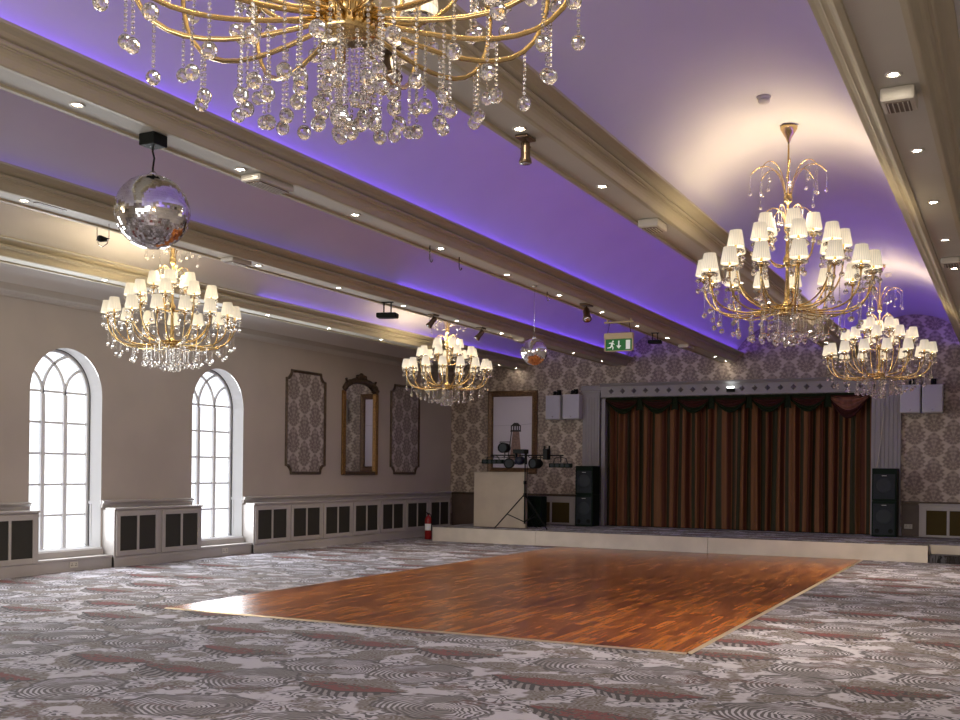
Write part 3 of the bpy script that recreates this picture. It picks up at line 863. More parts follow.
b.prism([(-10.73, 1.80), (-10.70, 1.80), (-10.62, 2.44), (-10.645, 2.44)], 'y', YB-.0265, YB-.0235)
o = b.build('printed_lantern', M['towerdark'], pr_o)
b = MB(); b.prism([(-11.12, 2.555), (-10.66, 2.57), (-10.66, 2.575), (-11.12, 2.56)], 'y', YB-.0255, YB-.0235); b.prism([(-10.40, 2.575), (-10.12, 2.60), (-10.12, 2.607), (-10.40, 2.582)], 'y', YB-.0255, YB-.0235)
o = b.build('printed_line', M['printline'], pr_o)

# sockets
def socket(loc, axis, label):
    r = tag(empty('wall_socket', loc), label, 'socket')
    b = MB()
    if axis == 'x': b.box(0, .012, -.075, .075, -.045, .045, .004)
    else: b.box(-.075, .075, -.012, 0, -.045, .045, .004)
    b.build('face_plate', M['plastic'], r)
    for s in (-1, 1):
        b = MB()
        for dy, dz in ((0, .014), (-.013, -.01), (.013, -.01)):
            if axis == 'x': b.box(.0121, .014, s*.036+dy-.005, s*.036+dy+.005, dz-.006, dz+.006)
            else: b.box(s*.036+dy-.005, s*.036+dy+.005, -.014, -.0121, dz-.006, dz+.006)
        b.build('socket_outlet', M['black'], r)
socket((XF-.049, 11.15, .095), 'x', 'double power socket on the skirting under the nearest arched window')
socket((XF-.049, 14.42, .095), 'x', 'double power socket on the skirting under the far arched window')
socket((-1.95, YB-.026, .49), 'y', 'double power socket on the brown dado beside the right speaker stack')

# ------------------------------------------------------------------ loudspeakers
def pa_cab(x0, x1, y0, z0, z1, low, label):
    r = tag(empty('speaker_cabinet', ((x0+x1)/2, y0+.22, z0)), label, 'speaker')
    w, d, h = x1-x0, .44, z1-z0
    b = MB(); b.box(-w/2, w/2, -d/2, d/2, 0, h, .012); b.build('cabinet_box', M['blackgreen'], r)
    g0 = .04
    b = MB(); b.box(-w/2+.03, w/2-.03, -d/2-.012, -d/2-.001, g0, h-.05 if low else h-.11, .006); g = b.build('front_grille', M['grille'], r)
    zc = g0+(h-.05-g0)/2+(.06 if low else 0)
    b = MB(); b.lathe([(.0, -d/2-.016), (.06, -d/2-.020), (.115, -d/2-.015), (.14, -d/2-.0165), (.145, -d/2-.0122)], 28, (0, 0, zc-.01), axis='y', cap=False); b.build('woofer', M['cone'], g)
    b = MB(); b.box(-.045, .045, -d/2-.019, -d/2-.0135, h-.085 if low else h-.15, h-.072 if low else h-.137, .003); b.build('badge_bar', M['badge'], g)
    if low:
        for s in (-1, 1):
            b = MB(); b.lathe([(.045, -d/2-.0125), (.045, -d/2-.017), (.036, -d/2-.017), (.032, -d/2-.0135), (0.0, -d/2-.0133)], 20, (s*w*.27, 0, .115), axis='y', cap=False); b.build('bass_port', M['black'], r)
    return r
for x0, x1, y0, side_ in ((-8.755, -8.345, 22.2, 'left'), (-2.564, -2.108, 22.2, 'right')):
    pa_cab(x0, x1, y0, STZ+.002, .995, True, 'lower black speaker cabinet of the stack standing at the %s of the stage curtain' % side_)
    pa_cab(x0, x1, y0, .998, 1.632, False, 'upper black speaker cabinet of the stack standing at the %s of the stage curtain' % side_)
def wall_speaker(xc, zc, w, h, rz, label):
    r = tag(empty('wall_speaker', (xc, YB-.22, zc), rz), label, 'wall speaker')
    b = MB(); b.box(-w/2, w/2, -.10, .16, -h/2, h/2, .012); b.build('speaker_box', M['spkbox'], r)
    b = MB(); b.box(-w/2+.015, w/2-.015, -.112, -.101, -h/2+.015, h/2-.015, .005); g = b.build('speaker_grille', M['greyspk'], r)
    b = MB(); b.lathe([(.0, -.118), (.014, -.117), (.016, -.113)], 12, (0, 0, -h/2+.06), axis='y', cap=False); b.build('badge', M['silver'], g)
    b = MB(); b.box(-.04, .04, -.03, .03, h/2+.001, h/2+.03); b.tube([(0, 0, h/2+.03), (.02, .05, h/2+.07), (0, .20, h/2+.07)], .018, 8); b.box(-.05, .05, .19, .212, h/2+.0, h/2+.14)
    b.ico((0, 0, h/2+.06), .045, 2, True); b.build('bracket', M['black'], r)
o = MB(); o.tube([(-2.42, YB-.14, 2.9), (-2.43, YB-.14, 2.6), (-2.49, YB-.14, 2.0), (-2.53, YB-.16, 1.66)], .007, 6); o = o.build('speaker_cable', M['plastic']); tag(o, 'thin pale cable hanging down the right pilaster to the speaker stack', 'cable')
wall_speaker(-9.465, 2.955, .37, .545, -.10, 'pale grey wall speaker left of the pair beside the left pilaster')
wall_speaker(-9.035, 2.965, .40, .555, .0, 'pale grey wall speaker right of the pair beside the left pilaster')
wall_speaker(-1.91, 3.00, .37, .55, -.06, 'pale grey wall speaker left of the pair beside the right pilaster')
wall_speaker(-1.515, 2.995, .375, .545, 0, 'pale grey wall speaker right of the pair beside the right pilaster')

# ------------------------------------------------------------------ booth and lighting stand on the stage
bo = tag(empty('disc_jockey_booth', (-9.9, 21.0, STZ)), 'plain beige box booth standing on the left of the stage', 'booth')
b = MB(); b.box(-.60, .62, -.30, -.20, .002, 1.16, .008); b.build('front_box', M['booth'], bo)
b = MB(); b.box(-.61, .63, -.31, -.19, 1.161, 1.18, .004); b.build('top_board', M['booth'], bo)
sx, sy = -9.21, 20.5
ls = tag(empty('lighting_stand', (sx, sy, STZ)), 'black tripod lighting stand with a cross bar in front of the beige booth', 'lighting stand')
b = MB(); b.tube([(0, 0, .10), (0, 0, 1.0)], .018, 10); b.tube([(0, 0, .9), (0, 0, 1.62)], .013, 10); b.lathe([(.03, .93), (.03, 1.0), (.018, 1.0)], 12); b.build('pole', M['black'], ls)
b = MB(); b.tube([(-.80, 0, 1.53), (.86, 0, 1.53)], .013, 8); b.build('cross_bar', M['black'], ls)
for a in (PI*1.08, PI*1.9, PI*.45):
    c_, s_ = math.cos(a), math.sin(a)
    b = MB(); b.tube([(.02*c_, .02*s_, .70), (.62*c_, .62*s_, .018)], .013, 8); b.tube([(.0, .0, .14), (.37*c_, .37*s_, .30)], .009, 8)
    lg = b.build('leg', M['black'], ls)
    b = MB(); b.ico((.62*c_, .62*s_, .018), .016, 2, True); b.build('rubber_foot', M['black'], lg)
b = MB(); b.lathe([(.032, .66), (.032, .74), (.02, .74)], 12); b.build('leg_collar', M['black'], ls)
for x0_, x1_, d_ in ((-.70, -.50, .04), (-.30, -.10, .035), (.03, .18, .035), (.30, .50, .04)):
    b = MB(); b.tube([(x0_+(x1_-x0_)*t, .075, 1.515-4*d_*t*(1-t)) for t in [i/8 for i in range(9)]], .008, 6); b.build('cable', M['black'], ls)
b = MB(); b.tube([(.02, .03, 1.5), (.04, .03, 1.2), (.02, .04, .8), (.05, .06, .3), (.16, .10, .05), (.25, .12, .02)], .007, 6); b.build('cable', M['black'], ls)
zb = STZ+1.53
def fixture(name, dx, dz, kind, label, rz=0.0, dy=0.0):
    r = tag(empty(name, (sx+dx, sy+dy, zb+dz), rz), label, 'stage light')
    bar = -dz-(.015 if dz < 0 else -.015)
    b = MB()
    if dy: b.tube([(0, -dy-.016, -dz*.9), (0, -dy*.8, -dz*.9)], .011, 6)
    else: b.tube([(0, 0, bar), (0, 0, .05 if dz < 0 else -.05)], .011, 6)
    b.build('clamp', M['black'], r)
    if kind == 'bar':
        b = MB(); b.box(-.24, .24, -.07, .06, -.06, .03, .012); b.build('lamp_body', M['blackgreen'], r)
        for k in range(4):
            b = MB(); b.lathe([(.0, -.074), (.04, -.076), (.042, -.071)], 14, (-.165+.11*k, 0, -.015), axis='y', cap=False); b.build('lens', M['cone'], r)
        t = -dz-.03
        b = MB(); b.tube([(-.16, 0, .02), (-.14, 0, t*.8), (-.02, 0, t), (.12, 0, t*.8), (.15, 0, .02)], .010, 6); b.build('yoke', M['black'], r)
    if kind == 'par':
        b = MB(); b.lathe([(.0, .17), (.06, .16), (.10, .08), (.108, -.13), (.092, -.13), (.085, -.11), (0, -.11)], 18, (0, 0, -.025), axis='y', cap=False); b.build('lamp_body', M['black'], r)
        b = MB(); b.tube([(-.115, 0, -.02), (-.115, 0, .10), (.115, 0, .10), (.115, 0, -.02)], .011, 6); b.build('yoke', M['black'], r)
        b = MB(); b.lathe([(0, -.118), (.085, -.115)], 16, (0, 0, -.025), axis='y', cap=False); b.build('lens', M['cone'], r)
    if kind == 'head':
        b = MB(); b.box(-.13, .13, -.12, .10, .07, .16, .01); b.build('head_base', M['black'], r)
        for s in (-1, 1):
            b = MB(); b.box(s*.095, s*.125, -.04, .04, -.15, .09, .008); b.build('fork_arm', M['black'], r)
        b = MB(); b.lathe([(0, .10), (.05, .10), (.088, .02), (.088, -.10), (.065, -.14), (0, -.135)], 18, (0, 0, -.07), axis='y', cap=False); b.build('lamp_body', mat('dark_blue_lamp', (.010, .012, .028, 1), .4, spec=.2), r)
    if kind == 'scanner':
        b = MB(); b.box(-.05, .05, -.10, .08, -.12, .10, .01); b.build('lamp_body', M['black'], r)
        for s in (-1, 1):
            b = MB(); b.box(s*.042, s*.066, -.03, .03, .07, .17, .006); b.build('mirror_arm', M['black'], r)
fixture('stage_light_bar', -.74, -.12, 'bar', 'black stage light bar hung at the left end of the tripod cross bar')
fixture('par_lamp', -.47, .18, 'par', 'black lamp standing upright on the left half of the tripod cross bar')
fixture('moving_head_light', -.02, -.04, 'head', 'dark blue lamp head mounted at the centre of the tripod stand', dy=-.17)
fixture('par_lamp', -.36, -.145, 'par', 'black lamp hanging just left of the tripod pole', .3)
fixture('par_lamp', .25, -.145, 'par', 'round black lamp hanging just right of the tripod pole', -.3)
fixture('scanner_light', .54, .03, 'scanner', 'upright black scanner light on the right half of the tripod cross bar', dy=-.12)
fixture('stage_light_bar', .80, -.19, 'bar', 'black stage light bar hung at the right end of the tripod cross bar')
b = MB(); b.box(-.20, .20, -.16, .16, .002, .66, .012)
fc = tag(empty('equipment_case', (-9.38, 21.45, STZ)), 'dark upright equipment case on the stage behind the tripod stand', 'case')
b.build('case_body', M['blackgreen'], fc)
b = MB(); b.tube([(-.06, -.165, .56), (-.05, -.19, .57), (.05, -.19, .57), (.06, -.165, .56)], .008, 6); b.build('handle', M['black'], fc)
b = MB()
for z in (.20, .45): b.box(-.202, .202, -.164, -.1605, z, z+.02)
b.build('case_band', M['black'], fc)

ex = tag(empty('fire_extinguisher', (-11.42, 20.35, 0)), 'small red fire extinguisher with white label standing at the left end of the stage', 'fire extinguisher')
b = MB(); b.lathe([(.0, .004), (.07, .004), (.078, .02), (.078, .42), (.07, .46), (.04, .50), (.022, .51), (.022, .54), (0, .54)], 20); b.build('cylinder', M['red'], ex)
b = MB(); b.lathe([(.0785, .20), (.0785, .34)], 20, cap=False); b.build('label', M['label'], ex)
b = MB(); b.box(-.02, .02, -.02, .02, .541, .57); b.tube([(0, 0, .56), (.0, -.09, .59)], .009, 6); b.tube([(0, 0, .555), (0, -.08, .555)], .008, 6); b.build('valve_handle', M['black'], ex)
b = MB(); b.tube([(.0, -.02, .55), (.07, -.03, .54), (.10, -.03, .45), (.092, -.03, .25), (.09, -.02, .18)], .010, 8); b.build('hose', M['black'], ex)

# ------------------------------------------------------------------ ceiling fittings
NAMES = {'A': 'rightmost ceiling beam', 'B': 'second ceiling beam from the right', 'C': 'middle ceiling beam with the mirror balls', 'D': 'second ceiling beam from the left', 'E': 'leftmost ceiling beam'}
ORD = ['first', 'second', 'third', 'fourth', 'fifth', 'sixth', 'seventh', 'eighth', 'ninth', 'tenth', 'eleventh', 'twelfth']
ZS = 3.885
dl0 = None
SKIP = set()
for k, bx in BEAMS.items():
    cand = [5.15+1.667*i for i in range(11)]
    if k in 'CE': cand.append(22.72)
    n = 0
    for y in cand:
        u, v = proj((bx, y, ZS))
        if not (2 < u < 958 and 2 < v < 720): continue
        if dl0 is None:
            dl0 = empty('downlight', (bx, y, ZS))
            b = MB(); b.lathe([(.052, .0), (.052, -.006), (.040, -.008), (.034, -.001)], 24, cap=False); b.build('bezel', M['plastic'], dl0)
            b = MB(); b.add([(.026*math.cos(2*PI*i/20), .026*math.sin(2*PI*i/20), -.003) for i in range(20)], [tuple(range(20))[::-1]]); b.build('lens', M['lamp'], dl0, fix=False)
            o = dl0
        else:
            o = copy_tree(dl0)
        o.location = (bx, y, ZS)
        tag(o, 'small round downlight in the %s, %s along from the camera' % (NAMES[k].replace('ceiling ', ''), ORD[n]), 'downlight', 'recessed downlights in the ceiling beams')
        n += 1

def vent(k, y, label, w=.20, l=.30, h=.07):
    r = tag(empty('ceiling_vent', (BEAMS[k], y, ZS)), label, 'vent')
    b = MB(); b.box(-w/2, w/2, -l/2, l/2, -h, -.001, .018); b.build('vent_box', M['plastic'], r)
    b = MB(); b.box(-w/2+.03, w/2-.03, -l/2+.035, l/2-.035, -h-.006, -h-.001)
    b.build('vent_opening', M['louvre'], r)
    b = MB()
    for i in range(5): b.box(-w/2+.04+i*(w-.085)/4, -w/2+.046+i*(w-.085)/4, -l/2+.035, l/2-.035, -h-.012, -h-.006)
    b.build('slat', M['plastic'], r)
vent('A', 7.15, 'boxy air vent with slatted mouth on the rightmost beam near its first downlight', .20, .26, .09)
vent('A', 12.9, 'boxy air vent far along the rightmost beam')
vent('B', 9.87, 'cream air vent on the second beam from the right', .20, .30, .08)
vent('C', 7.17, 'grey air vent on the middle beam beside the large mirror ball', .20, .46, .06)
vent('C', 19.69, 'pale air vent at the stage end of the middle beam', .20, .40, .06)
vent('D', 9.75, 'pale air vent on the second beam from the left above the near chandelier', .18, .34, .05)
vent('D', 17.7, 'pale air vent on the second beam from the left beside the small mirror ball', .20, .34, .06)
r = tag(empty('ceiling_grille', (-7.97, 7.06, ZS)), 'dark slot grille in the second beam from the left near the frame edge', 'grille')
b = MB(); b.box(-.03, .03, -.17, .17, -.010, -.001, .003); b.build('grille_frame', M['louvre'], r)

def spotlight(loc, label, aim=(0, 1, -.6), long=False, mm='rust', s=1.0):
    r = tag(empty('ceiling_spotlight', loc), label, 'spotlight')
    b = MB(); b.box(-.06*s, .06*s, -.10*s, .10*s, -.028*s, -.001, .008); b.build('base_plate', M[mm], r)
    b = MB(); d = Vector(aim).normalized()
    p = Vector((0, 0, -.10*s)); b.tube([(0, 0, -.02*s), tuple(p)], .010*s, 8); b.tube([tuple(p-Vector((.05*s, 0, 0))), tuple(p+Vector((.05*s, 0, 0)))], .009*s, 8); b.build('arm', M[mm], r)
    b = MB(); a = p-d*.06*s; c = p+d*.14*s
    ts = [0, .08, .3, .7, .85, .98, 1]; rr = [.025, .04, .045, .045, .056, .06, .052]
    b.tube([tuple(a+(c-a)*t) for t in ts], [q*s for q in rr], 14); lb = b.build('lamp_can', M[mm], r)
    b = MB(); b.tube([tuple(c), tuple(c+d*.004)], .045*s, 14); b.build('lens', M['silver'], lb)
    return r
spotlight((-3.17, 7.0, ZS), 'bronze spotlight pointing down from the second beam from the right', (.0, .02, -1), s=.8)
spotlight((-3.19, 5.16, ZS), 'dark spotlight on the second beam from the right behind the nearest chandelier', (.4, -.3, -.8))
spotlight((-5.52, 14.35, ZS), 'bronze spotlight on the middle beam between the mirror balls and exit sign', (.3, -.5, -.8), s=1.1)
spotlight((-8.05, 14.43, ZS), 'bronze spotlight on the second beam from the left, left of two above the far chandelier', (-.5, -.4, -.8), s=.9)
spotlight((-8.05, 16.07, ZS), 'bronze spotlight on the second beam from the left, right of two above the far chandelier', (-.5, -.4, -.8), s=.9)
def flood(loc, label, s=1.0, rz=0):
    r = tag(empty('hanging_floodlight', loc, rz), label, 'floodlight')
    b = MB()
    for q in (-1, 1): b.tube([(q*.05*s, 0, -.001), (q*.05*s, 0, -.15*s)], .010*s, 6)
    b.box(-.08*s, .08*s, -.02, .02, -.012, -.001); b.build('yoke', M['black'], r)
    b = MB(); b.box(-.14*s, .14*s, -.09*s, .09*s, -.22*s, -.152*s, .02*s); b.build('lamp_body', M['black'], r)
flood((-8.05, 13.09, ZS), 'flat black floodlight hung under the second beam from the left', 1.05, .3)
flood((-5.57, 17.74, ZS), 'black floodlight under the middle beam just past the exit sign', .85, .2)
r = tag(empty('hanging_spotlight', (-8.10, 7.82, ZS)), 'small black lamp in a wire yoke left of the large mirror ball', 'spotlight')
b = MB()
b.tube([(-.08, 0, -.001), (-.08, 0, -.12), (-.06, 0, -.19), (0, 0, -.22), (.06, 0, -.19), (.08, 0, -.12), (.08, 0, -.001)], .005, 6); b.build('yoke', M['silver'], r)
b = MB(); b.tube([(0, .05, -.14), (0, -.03, -.145), (0, -.05, -.145)], [.02, .034, .03], 12); b.tube([(-.085, 0, -.145), (.085, 0, -.145)], .006, 6); b.build('lamp_can', M['black'], r)
for i, (y, dz) in enumerate(((9.98, -.17), (10.65, -.14), (13.16, -.12))):
    b = MB(); b.tube([(0, 0, -.001), (0, 0, dz+.03), (0, .012, dz+.008), (0, .035, dz), (0, .055, dz+.012), (0, .06, dz+.03)], .006, 6)
    o = b.build('ceiling_hook', M['bronze']); o.location = (-5.62, y, ZS)
    tag(o, 'thin metal hook hanging from the middle beam, %s from the camera end' % ORD[i], 'hook', 'hooks under the middle beam')

# smoke detectors on the vault
def vz(bay, x): return APEX-RV+math.sqrt(RV*RV-(x-bay)**2)
for loc, lab in (((-1.96, 9.2, 0), 'white smoke detector on the vault above the right-hand near chandelier'), ((-1.88, 18.1, 0), 'white smoke detector on the vault beside the far right chandelier')):
    z = vz(BAYS[0], loc[0])
    r = tag(empty('smoke_detector', (loc[0], loc[1], z-.002)), lab, 'smoke detector')
    b = MB(); b.lathe([(.06, 0), (.06, -.018), (.052, -.022)], 20); b.build('base', M['plastic'], r)
    b = MB(); b.lathe([(.048, -.0222), (.05, -.038), (.04, -.055), (.0, -.058)], 20); b.build('detector_head', M['plastic'], r)
z = vz(BAYS[2], -6.55); b = MB(); b.lathe([(.03, 0), (.03, -.012), (.0, -.02)], 14); o = b.build('ceiling_sensor', M['black']); o.location = (-6.55, 12.6, z); tag(o, 'tiny dark ceiling sensor on the vault between the two left-hand middle beams', 'sensor')

# exit sign hung from the middle beam
es = tag(empty('exit_sign', (-5.58, 15.93, 3.38)), 'green running man exit sign with down arrow hanging from the middle beam', 'exit sign')
b = MB(); b.box(-.235, .235, -.045, .045, .19, .285, .012); b.box(-.235, -.215, -.02, .02, .0, .19); b.box(.215, .235, -.02, .02, 0, .19); b.box(-.235, .235, -.02, .02, 0, .012); b.build('lamp_housing', M['signhouse'], es)
b = MB(); b.box(-.215, .215, -.010, .010, .012, .19); fcx = b.build('green_panel', M['signgreen'], es)
def pict(polys, name):
    b = MB()
    for p in polys: b.prism(p, 'y', -.0145, -.0105)
    b.build(name, M['signwhite'], fcx)
pict([[(.115, .03), (.185, .03), (.185, .17), (.115, .17)]], 'door_symbol')
pict([[(-.01, .165), (.01, .165), (.01, .09), (.04, .09), (0, .04), (-.04, .09), (-.01, .09)]], 'arrow_symbol')
def cir(cx, cz, r_): return [(cx+r_*math.cos(2*PI*i/12), cz+r_*math.sin(2*PI*i/12)) for i in range(12)]
pict([cir(-.095, .155, .014), [(-.12, .14), (-.095, .14), (-.10, .09), (-.13, .09)], [(-.165, .125), (-.155, .135), (-.115, .14), (-.115, .125), (-.15, .12)], [(-.10, .135), (-.07, .115), (-.075, .105), (-.105, .118)],
      [(-.13, .09), (-.105, .09), (-.13, .055), (-.185, .05), (-.185, .062), (-.145, .068)], [(-.118, .09), (-.10, .09), (-.085, .06), (-.09, .03), (-.105, .03), (-.102, .058)]], 'running_man_symbol')
b = MB(); b.box(-.24, .24, -.03, .03, .44, .465, .006)
for s in (-1, 1): b.box(s*.19-.012, s*.19+.012, -.012, .012, .465, .503)
b.build('mounting_bar', M['signhouse'], es)
for s in (-1, 1):
    b = MB(); b.tube([(s*.16, 0, .44), (s*.19, 0, .285)], .006, 6); b.build('hanging_rod', M['bronze'], es)

# ------------------------------------------------------------------ mirror balls
def mirror_ball(loc, R_, ztop, nlat, label, box):
    r = tag(empty('mirror_ball', loc), label, 'mirror ball')
    b = MB(); vs = []; fs = []
    for i in range(nlat):
        t0, t1 = PI*i/nlat, PI*(i+1)/nlat
        tm = (t0+t1)/2; n = max(6, int(2*nlat*math.sin(tm)))
        for k in range(n):
            a0, a1 = 2*PI*k/n, 2*PI*(k+1)/n-.02/n; t1_ = t1-.02*(t1-t0)
            jit = [random.gauss(0, .0009) for _ in range(2)]
            q = []
            for (t, a, sx_, sy_) in ((t0, a0, -1, -1), (t0, a1, -1, 1), (t1_, a1, 1, 1), (t1_, a0, 1, -1)):
                rr = R_*(1+jit[0]*sx_+jit[1]*sy_)
                q.append((rr*math.sin(t)*math.cos(a), rr*math.sin(t)*math.sin(a), rr*math.cos(t)))
            base = len(vs); vs += q; fs.append((base, base+3, base+2, base+1))
    b.add(vs, fs, False); b.build('mirror_tile_sphere', M['tile'], r, fix=False)
    top = ztop-loc[2]
    if box:
        b = MB(); b.box(-.07, .07, -.07, .07, top-.085, top-.001, .006); b.build('motor_box', M['black'], r)
        b = MB(); b.tube([(0, 0, R_-.005), (0, 0, R_+.05), (.012, 0, R_+.12), (-.004, 0, top-.12), (0, 0, top-.08)], .007, 8); b.build('hanging_rod', M['black'], r)
    else:
        b = MB(); b.lathe([(.03, top-.001), (.03, top-.02), (.0, top-.03)], 12); b.build('ceiling_rose', M['plastic'], r)
        b = MB(); b.tube([(0, 0, R_-.005), (0, 0, top-.02)], .003, 6); b.build('hanging_wire', M['silver'], r)
    b = MB(); b.lathe([(.03, R_-.012), (.03, R_+.012), (.012, R_+.03)], 14); b.build('crown_cap', M['silver'], r)
mirror_ball((-5.58, 5.85, 3.33), .265, ZS, 44, 'large mirror ball hanging from a black motor box under the middle beam', True)
mirror_ball((-5.58, 12.66, 3.03), .173, ZS, 32, 'small mirror ball on a thin wire in front of the stage wall', False)

# ------------------------------------------------------------------ chandeliers
def strand_mesh(L, ball=.024, bead=.0066, pitch=.0155):
    b = MB(); n = max(1, int((L-2*ball)/pitch))
    for i in range(n): b.ico((0, 0, -bead-i*pitch), bead, 1)
    z = -bead-(n-1)*pitch-pitch*.8
    bm = bmesh.new(); bmesh.ops.create_uvsphere(bm, u_segments=14, v_segments=9, radius=ball)
    for v in bm.verts: v.co.z -= -(z-ball)
    b.from_bm(bm, False); bm.free()
    me = bpy.data.meshes.new('crystal_strand'); me.from_pydata(b.v, [], b.f); me.materials.append(M['crystal']); me.update()
    return me
SM = {L: strand_mesh(L) for L in (.10, .14, .19, .24, .29, .35, .40)}
SMS = {L: strand_mesh(L, .017, .0045, .013) for L in (.14, .20, .27)}
def strand(par, p, L, small=False):
    o = bpy.data.objects.new('crystal_strand', (SMS if small else SM)[L]); COL.objects.link(o); o.parent = par; o.location = p
    o.rotation_euler = (0, 0, random.random()*6)
    return o
def shared(build):  # build a mesh once and reuse it
    cache = {}
    def f(key, name, mm, par, fn):
        if key not in cache:
            b = MB(); fn(b); o = b.build(name, mm, par); cache[key] = o.data
            return o
        o = bpy.data.objects.new(name, cache[key]); COL.objects.link(o); o.parent = par
        return o
    return f
SH = shared(None)
def arm_fn(path, r):
    return lambda b: b.tube(path, r, 8)
def cup_fn(b):
    b.lathe([(.004, -.02), (.012, -.015), (.026, .0), (.028, .008), (.013, .012), (.011, .05), (.011, .085), (0, .085)], 14, cap=False)
def dish_fn(b):
    b.lathe([(.014, .002), (.035, .000), (.055, .010), (.064, .020), (.062, .024), (.052, .015), (.034, .006), (.014, .008)], 18, cap=False)
    for k in range(9):
        a = 2*PI*k/9; b.ico((.066*math.cos(a), .066*math.sin(a), .008), .015, 1)
def shade_fn(b):
    n = 48; prof = [(.078, .0), (.0775, .012), (.053, .148), (.051, .148), (.0755, .012), (.076, .0)]
    vs = []
    for j, (r_, z_) in enumerate(prof):
        for k in range(n):
            a = 2*PI*k/n; q = r_*(1+(.022 if k % 2 else -.012)*(1 if 0 < j < 5 else .3))
            vs.append((q*math.cos(a), q*math.sin(a), z_))
    m_ = len(prof)
    b.add(vs, [(i*n+k, i*n+(k+1) % n, ((i+1) % m_)*n+(k+1) % n, ((i+1) % m_)*n+k) for i in range(m_) for k in range(n)], True)

def make_chandelier():
    c = empty('chandelier', (0, 0, 0))
    rnd = random.Random(3)
    b = MB()
    b.lathe([(0, .0), (.088, .0), (.095, .008), (.095, .03), (.088, .036), (.088, .075), (.095, .08), (.095, .092), (.05, .10), (.03, .13), (.022, .17), (.03, .20), (.02, .24), (.016, .40), (.016, .44), (.032, .47), (.040, .50), (.032, .53), (.016, .56), (.014, .74),
             (.03, .77), (.035, .80), (.03, .83), (.013, .86), (.011, 1.02), (.036, 1.03), (.040, 1.05), (.040, 1.08), (.034, 1.10), (.011, 1.12), (.008, 1.60), (0, 1.60)], 20, cap=False)
    for k in range(24):
        a = 2*PI*k/24; b.box(.0, .001, 0, .001, 0, .001) if False else b.tube([(.0895*math.cos(a), .0895*math.sin(a), .036), (.0895*math.cos(a), .0895*math.sin(a), .075)], .005, 5)
    b.build('stem_and_hub', M['brass'], c)
    b = MB(); b.lathe([(.010, 1.58), (.02, 1.60), (.026, 1.62), (.05, 1.66), (.075, 1.70), (.078, 1.728), (0, 1.729)], 24, cap=False); b.build('ceiling_canopy', M['brass'], c)
    tiers = [  # count, path (r,z), phase, shade r, z of cup, key
        (15, bez((.08, .05), (.42, -.02), (.74, -.03), (.745, .315), 12), .0, .745, .335, 'o'),
        (9, bez((.07, .085), (.28, .04), (.50, .20), (.485, .545), 12), .2, .485, .565, 'm'),
        (5, bez((.015, .46), (.14, .42), (.235, .52), (.225, .70), 10), .1, .225, .72, 't')]
    for n, path, ph, rr, zc, key in tiers:
        P3 = [(p[0], 0, p[1]) for p in path]
        for i in range(n):
            a = ph+2*PI*i/n
            arm = SH('arm'+key, 'arm', M['brass'], c, arm_fn(P3, .0085 if key == 'o' else .0075)); arm.rotation_euler = (0, 0, a)
            cup = SH('cup', 'candle_cup', M['brass'], arm, cup_fn); cup.location = (rr, 0, zc)
            dish = SH('dish', 'drip_dish', M['crystal'], arm, dish_fn); dish.location = (rr, 0, zc)
            sh = SH('shade', 'lamp_shade', M['shade'], arm, shade_fn); sh.location = (rr, 0, zc+.05); sh.rotation_euler = (0, 0, rnd.random())
            for k in range(3):
                t = 2*PI*(k+.3)/3
                strand(arm, (rr+.062*math.cos(t), .062*math.sin(t), zc+.010), .10 if key != 'o' else rnd.choice((.10, .14)))
            def onarm(q):
                return min(P3, key=lambda p: abs(p[0]-q) + (100 if p[2] > zc-.1 and q < rr-.05 else 0))
            if key == 'o':
                for q, L in ((.735, .24), (.64, .19), (.50, .19), (.36, .24), ((.27, .24) if i % 2 else (.19, .24))):
                    p = onarm(q); strand(arm, (p[0], rnd.uniform(-.008, .008), p[2]-.008), L)
            elif key == 'm':
                p = onarm(.45); strand(arm, (p[0], 0, p[2]-.008), .24)
    for rr, n, L in ((.09, 12, (.24, .19, .29)), (.045, 3, (.29, .24)), (.0, 1, (.29, .29))):
        for i in range(n):
            a = 2*PI*i/n+rr*9
            strand(c, (rr*math.cos(a), rr*math.sin(a), -.002), L[i % len(L)])
    for n, path, key, Ls in ((8, bez((.025, 1.06), (.05, 1.36), (.22, 1.46), (.335, 1.30), 12), 'c1', (.20, .27)), (6, bez((.02, .79), (.03, .98), (.14, 1.04), (.205, .93), 10), 'c2', (.14, .20))):
        P3 = [(p[0], 0, p[1]) for p in path]
        for i in range(n):
            arm = SH('crown'+key, 'crown_arm', M['brass'], c, arm_fn(P3, .0045)); arm.rotation_euler = (0, 0, 2*PI*(i+.3)/n)
            strand(arm, P3[-1], Ls[i % 2], True); strand(arm, P3[-4], Ls[(i+1) % 2], True)
    return c
CH = [((BAYS[0], 10.05), 'large brass and crystal chandelier with pleated shades hanging from the right vault', .0),
      ((BAYS[0], 17.3), 'brass and crystal chandelier hanging in front of the right end of the stage curtain', .35),
      ((BAYS[0], 2.85), 'nearest brass and crystal chandelier, cut off by the top of the photo', .12),
      ((BAYS[3], 10.05), 'brass and crystal chandelier hanging above the two arched windows', .2),
      ((BAYS[3], 17.1), 'brass and crystal chandelier hanging beside the gilt mirror on the left wall', .5)]
ch0 = make_chandelier()
def bulb_and_fill(loc, power, col=(1.0, .80, .52), r_=.02, name='bulb_and_fill'):
    l = bpy.data.lights.new(name, 'POINT'); l.energy = power; l.color = col; l.shadow_soft_size = r_
    o = bpy.data.objects.new(name, l); COL.objects.link(o); o.location = loc; return o
BULB_W = 2.2
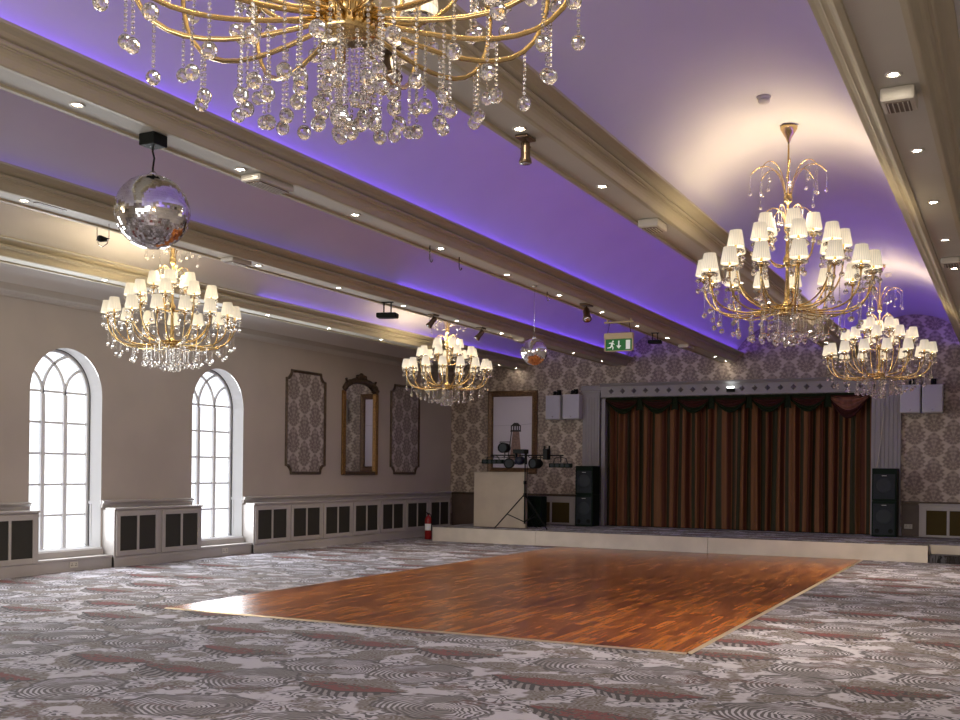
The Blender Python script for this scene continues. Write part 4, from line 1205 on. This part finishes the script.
for i, ((x, y), lab, rz) in enumerate(CH):
    o = ch0 if i == 0 else copy_tree(ch0)
    o.location = (x, y, 2.95 if i != 2 else 2.865); o.rotation_euler = (0, 0, rz)
    if i == 2: o.scale = (1, 1, 1.04)
    tag(o, lab, 'chandelier', 'matching chandeliers in the hall')
    for n, rr, z, ph, st_ in ((15, .745, .45, 0, 1), (9, .485, .675, .2, 1), (5, .225, .83, .1, 1)):
        for k in range(n):
            a = rz+ph+2*PI*k/n
            bulb_and_fill((x+rr*math.cos(a), y+rr*math.sin(a), 2.95+z+.045), BULB_W*(.85 if x > -5 else 1.0))
    bulb_and_fill((x, y, 2.95+1.0), 11 if x > -5 else 24, r_=.2)  # added soft glow lamp on the stem, not one of the shaded bulbs
    l = bpy.data.lights.new('floor_fill_spot', 'SPOT'); l.energy = 240 if x > -5 else 90; l.color = (1, .86, .68); l.spot_size = 2.75; l.spot_blend = 1.0; l.shadow_soft_size = .09  # added fill spot below the chandelier to brighten the carpet, no fixture
    lo_ = bpy.data.objects.new('floor_fill_spot', l); COL.objects.link(lo_); lo_.location = (x, y, 2.95-.40)
# unseen left chandelier as one lamp, window daylight and an added rear fill
def area(loc, rot, sx_, sy_, power, col):
    l = bpy.data.lights.new('daylight_and_fill_area', 'AREA'); l.shape = 'RECTANGLE'; l.size = sx_; l.size_y = sy_; l.energy = power; l.color = col
    o = bpy.data.objects.new('daylight_and_fill_area', l); COL.objects.link(o); o.location = loc; o.rotation_euler = rot; return o
bulb_and_fill((BAYS[3], 2.85, 3.5), 60, r_=.5)
for yc in WINS:
    area((XW-.01, yc, 1.75), (0, -PI/2, 0), 2.7, 1.15, 78, (.9, .95, 1.0))     # daylight entering at each arched window
area((-3.2, YR+.1, 2.1), (PI/2-.55, 0, 0), 7.5, 2.6, 380, (1.0, .93, .86))      # added warm fill from behind the camera, no known source
b = MB(); b.add([(-6.95, YR+.02, .8), (.55, YR+.02, .8), (.55, YR+.02, 3.4), (-6.95, YR+.02, 3.4)], [(0, 1, 2, 3)])
rw = struct(b.build('window_5', M['pane'], fix=False))  # window made up to back the rear fill light
b = MB()
for i in range(6): b.box(-6.98+i*1.5, -6.92+i*1.5, YR+.01, YR+.06, .77, 3.43)
for z in (.8, 1.67, 2.53, 3.4): b.box(-6.98, .58, YR+.01, YR+.05, z-.03, z+.03)
b.build('window_frame', M['white'], rw)
w = bpy.data.worlds.new('world'); SC.world = w; w.use_nodes = True
w.node_tree.nodes['Background'].inputs[0].default_value = (.5, .52, .6, 1); w.node_tree.nodes['Background'].inputs[1].default_value = .3

# ------------------------------------------------------------------ render look
vs_ = SC.view_settings
SC.display_settings.display_device = 'sRGB'
vs_.view_transform = 'Standard'; vs_.look = 'None'; vs_.gamma = 1.0; vs_.use_curve_mapping = False
vs_.exposure = .5
SC.cycles.use_denoising = True
SC.cycles.max_bounces = 10; SC.cycles.diffuse_bounces = 5; SC.cycles.glossy_bounces = 5; SC.cycles.transmission_bounces = 8
SC.cycles.caustics_reflective = False; SC.cycles.caustics_refractive = False
SC.cycles.sample_clamp_indirect = 4.0
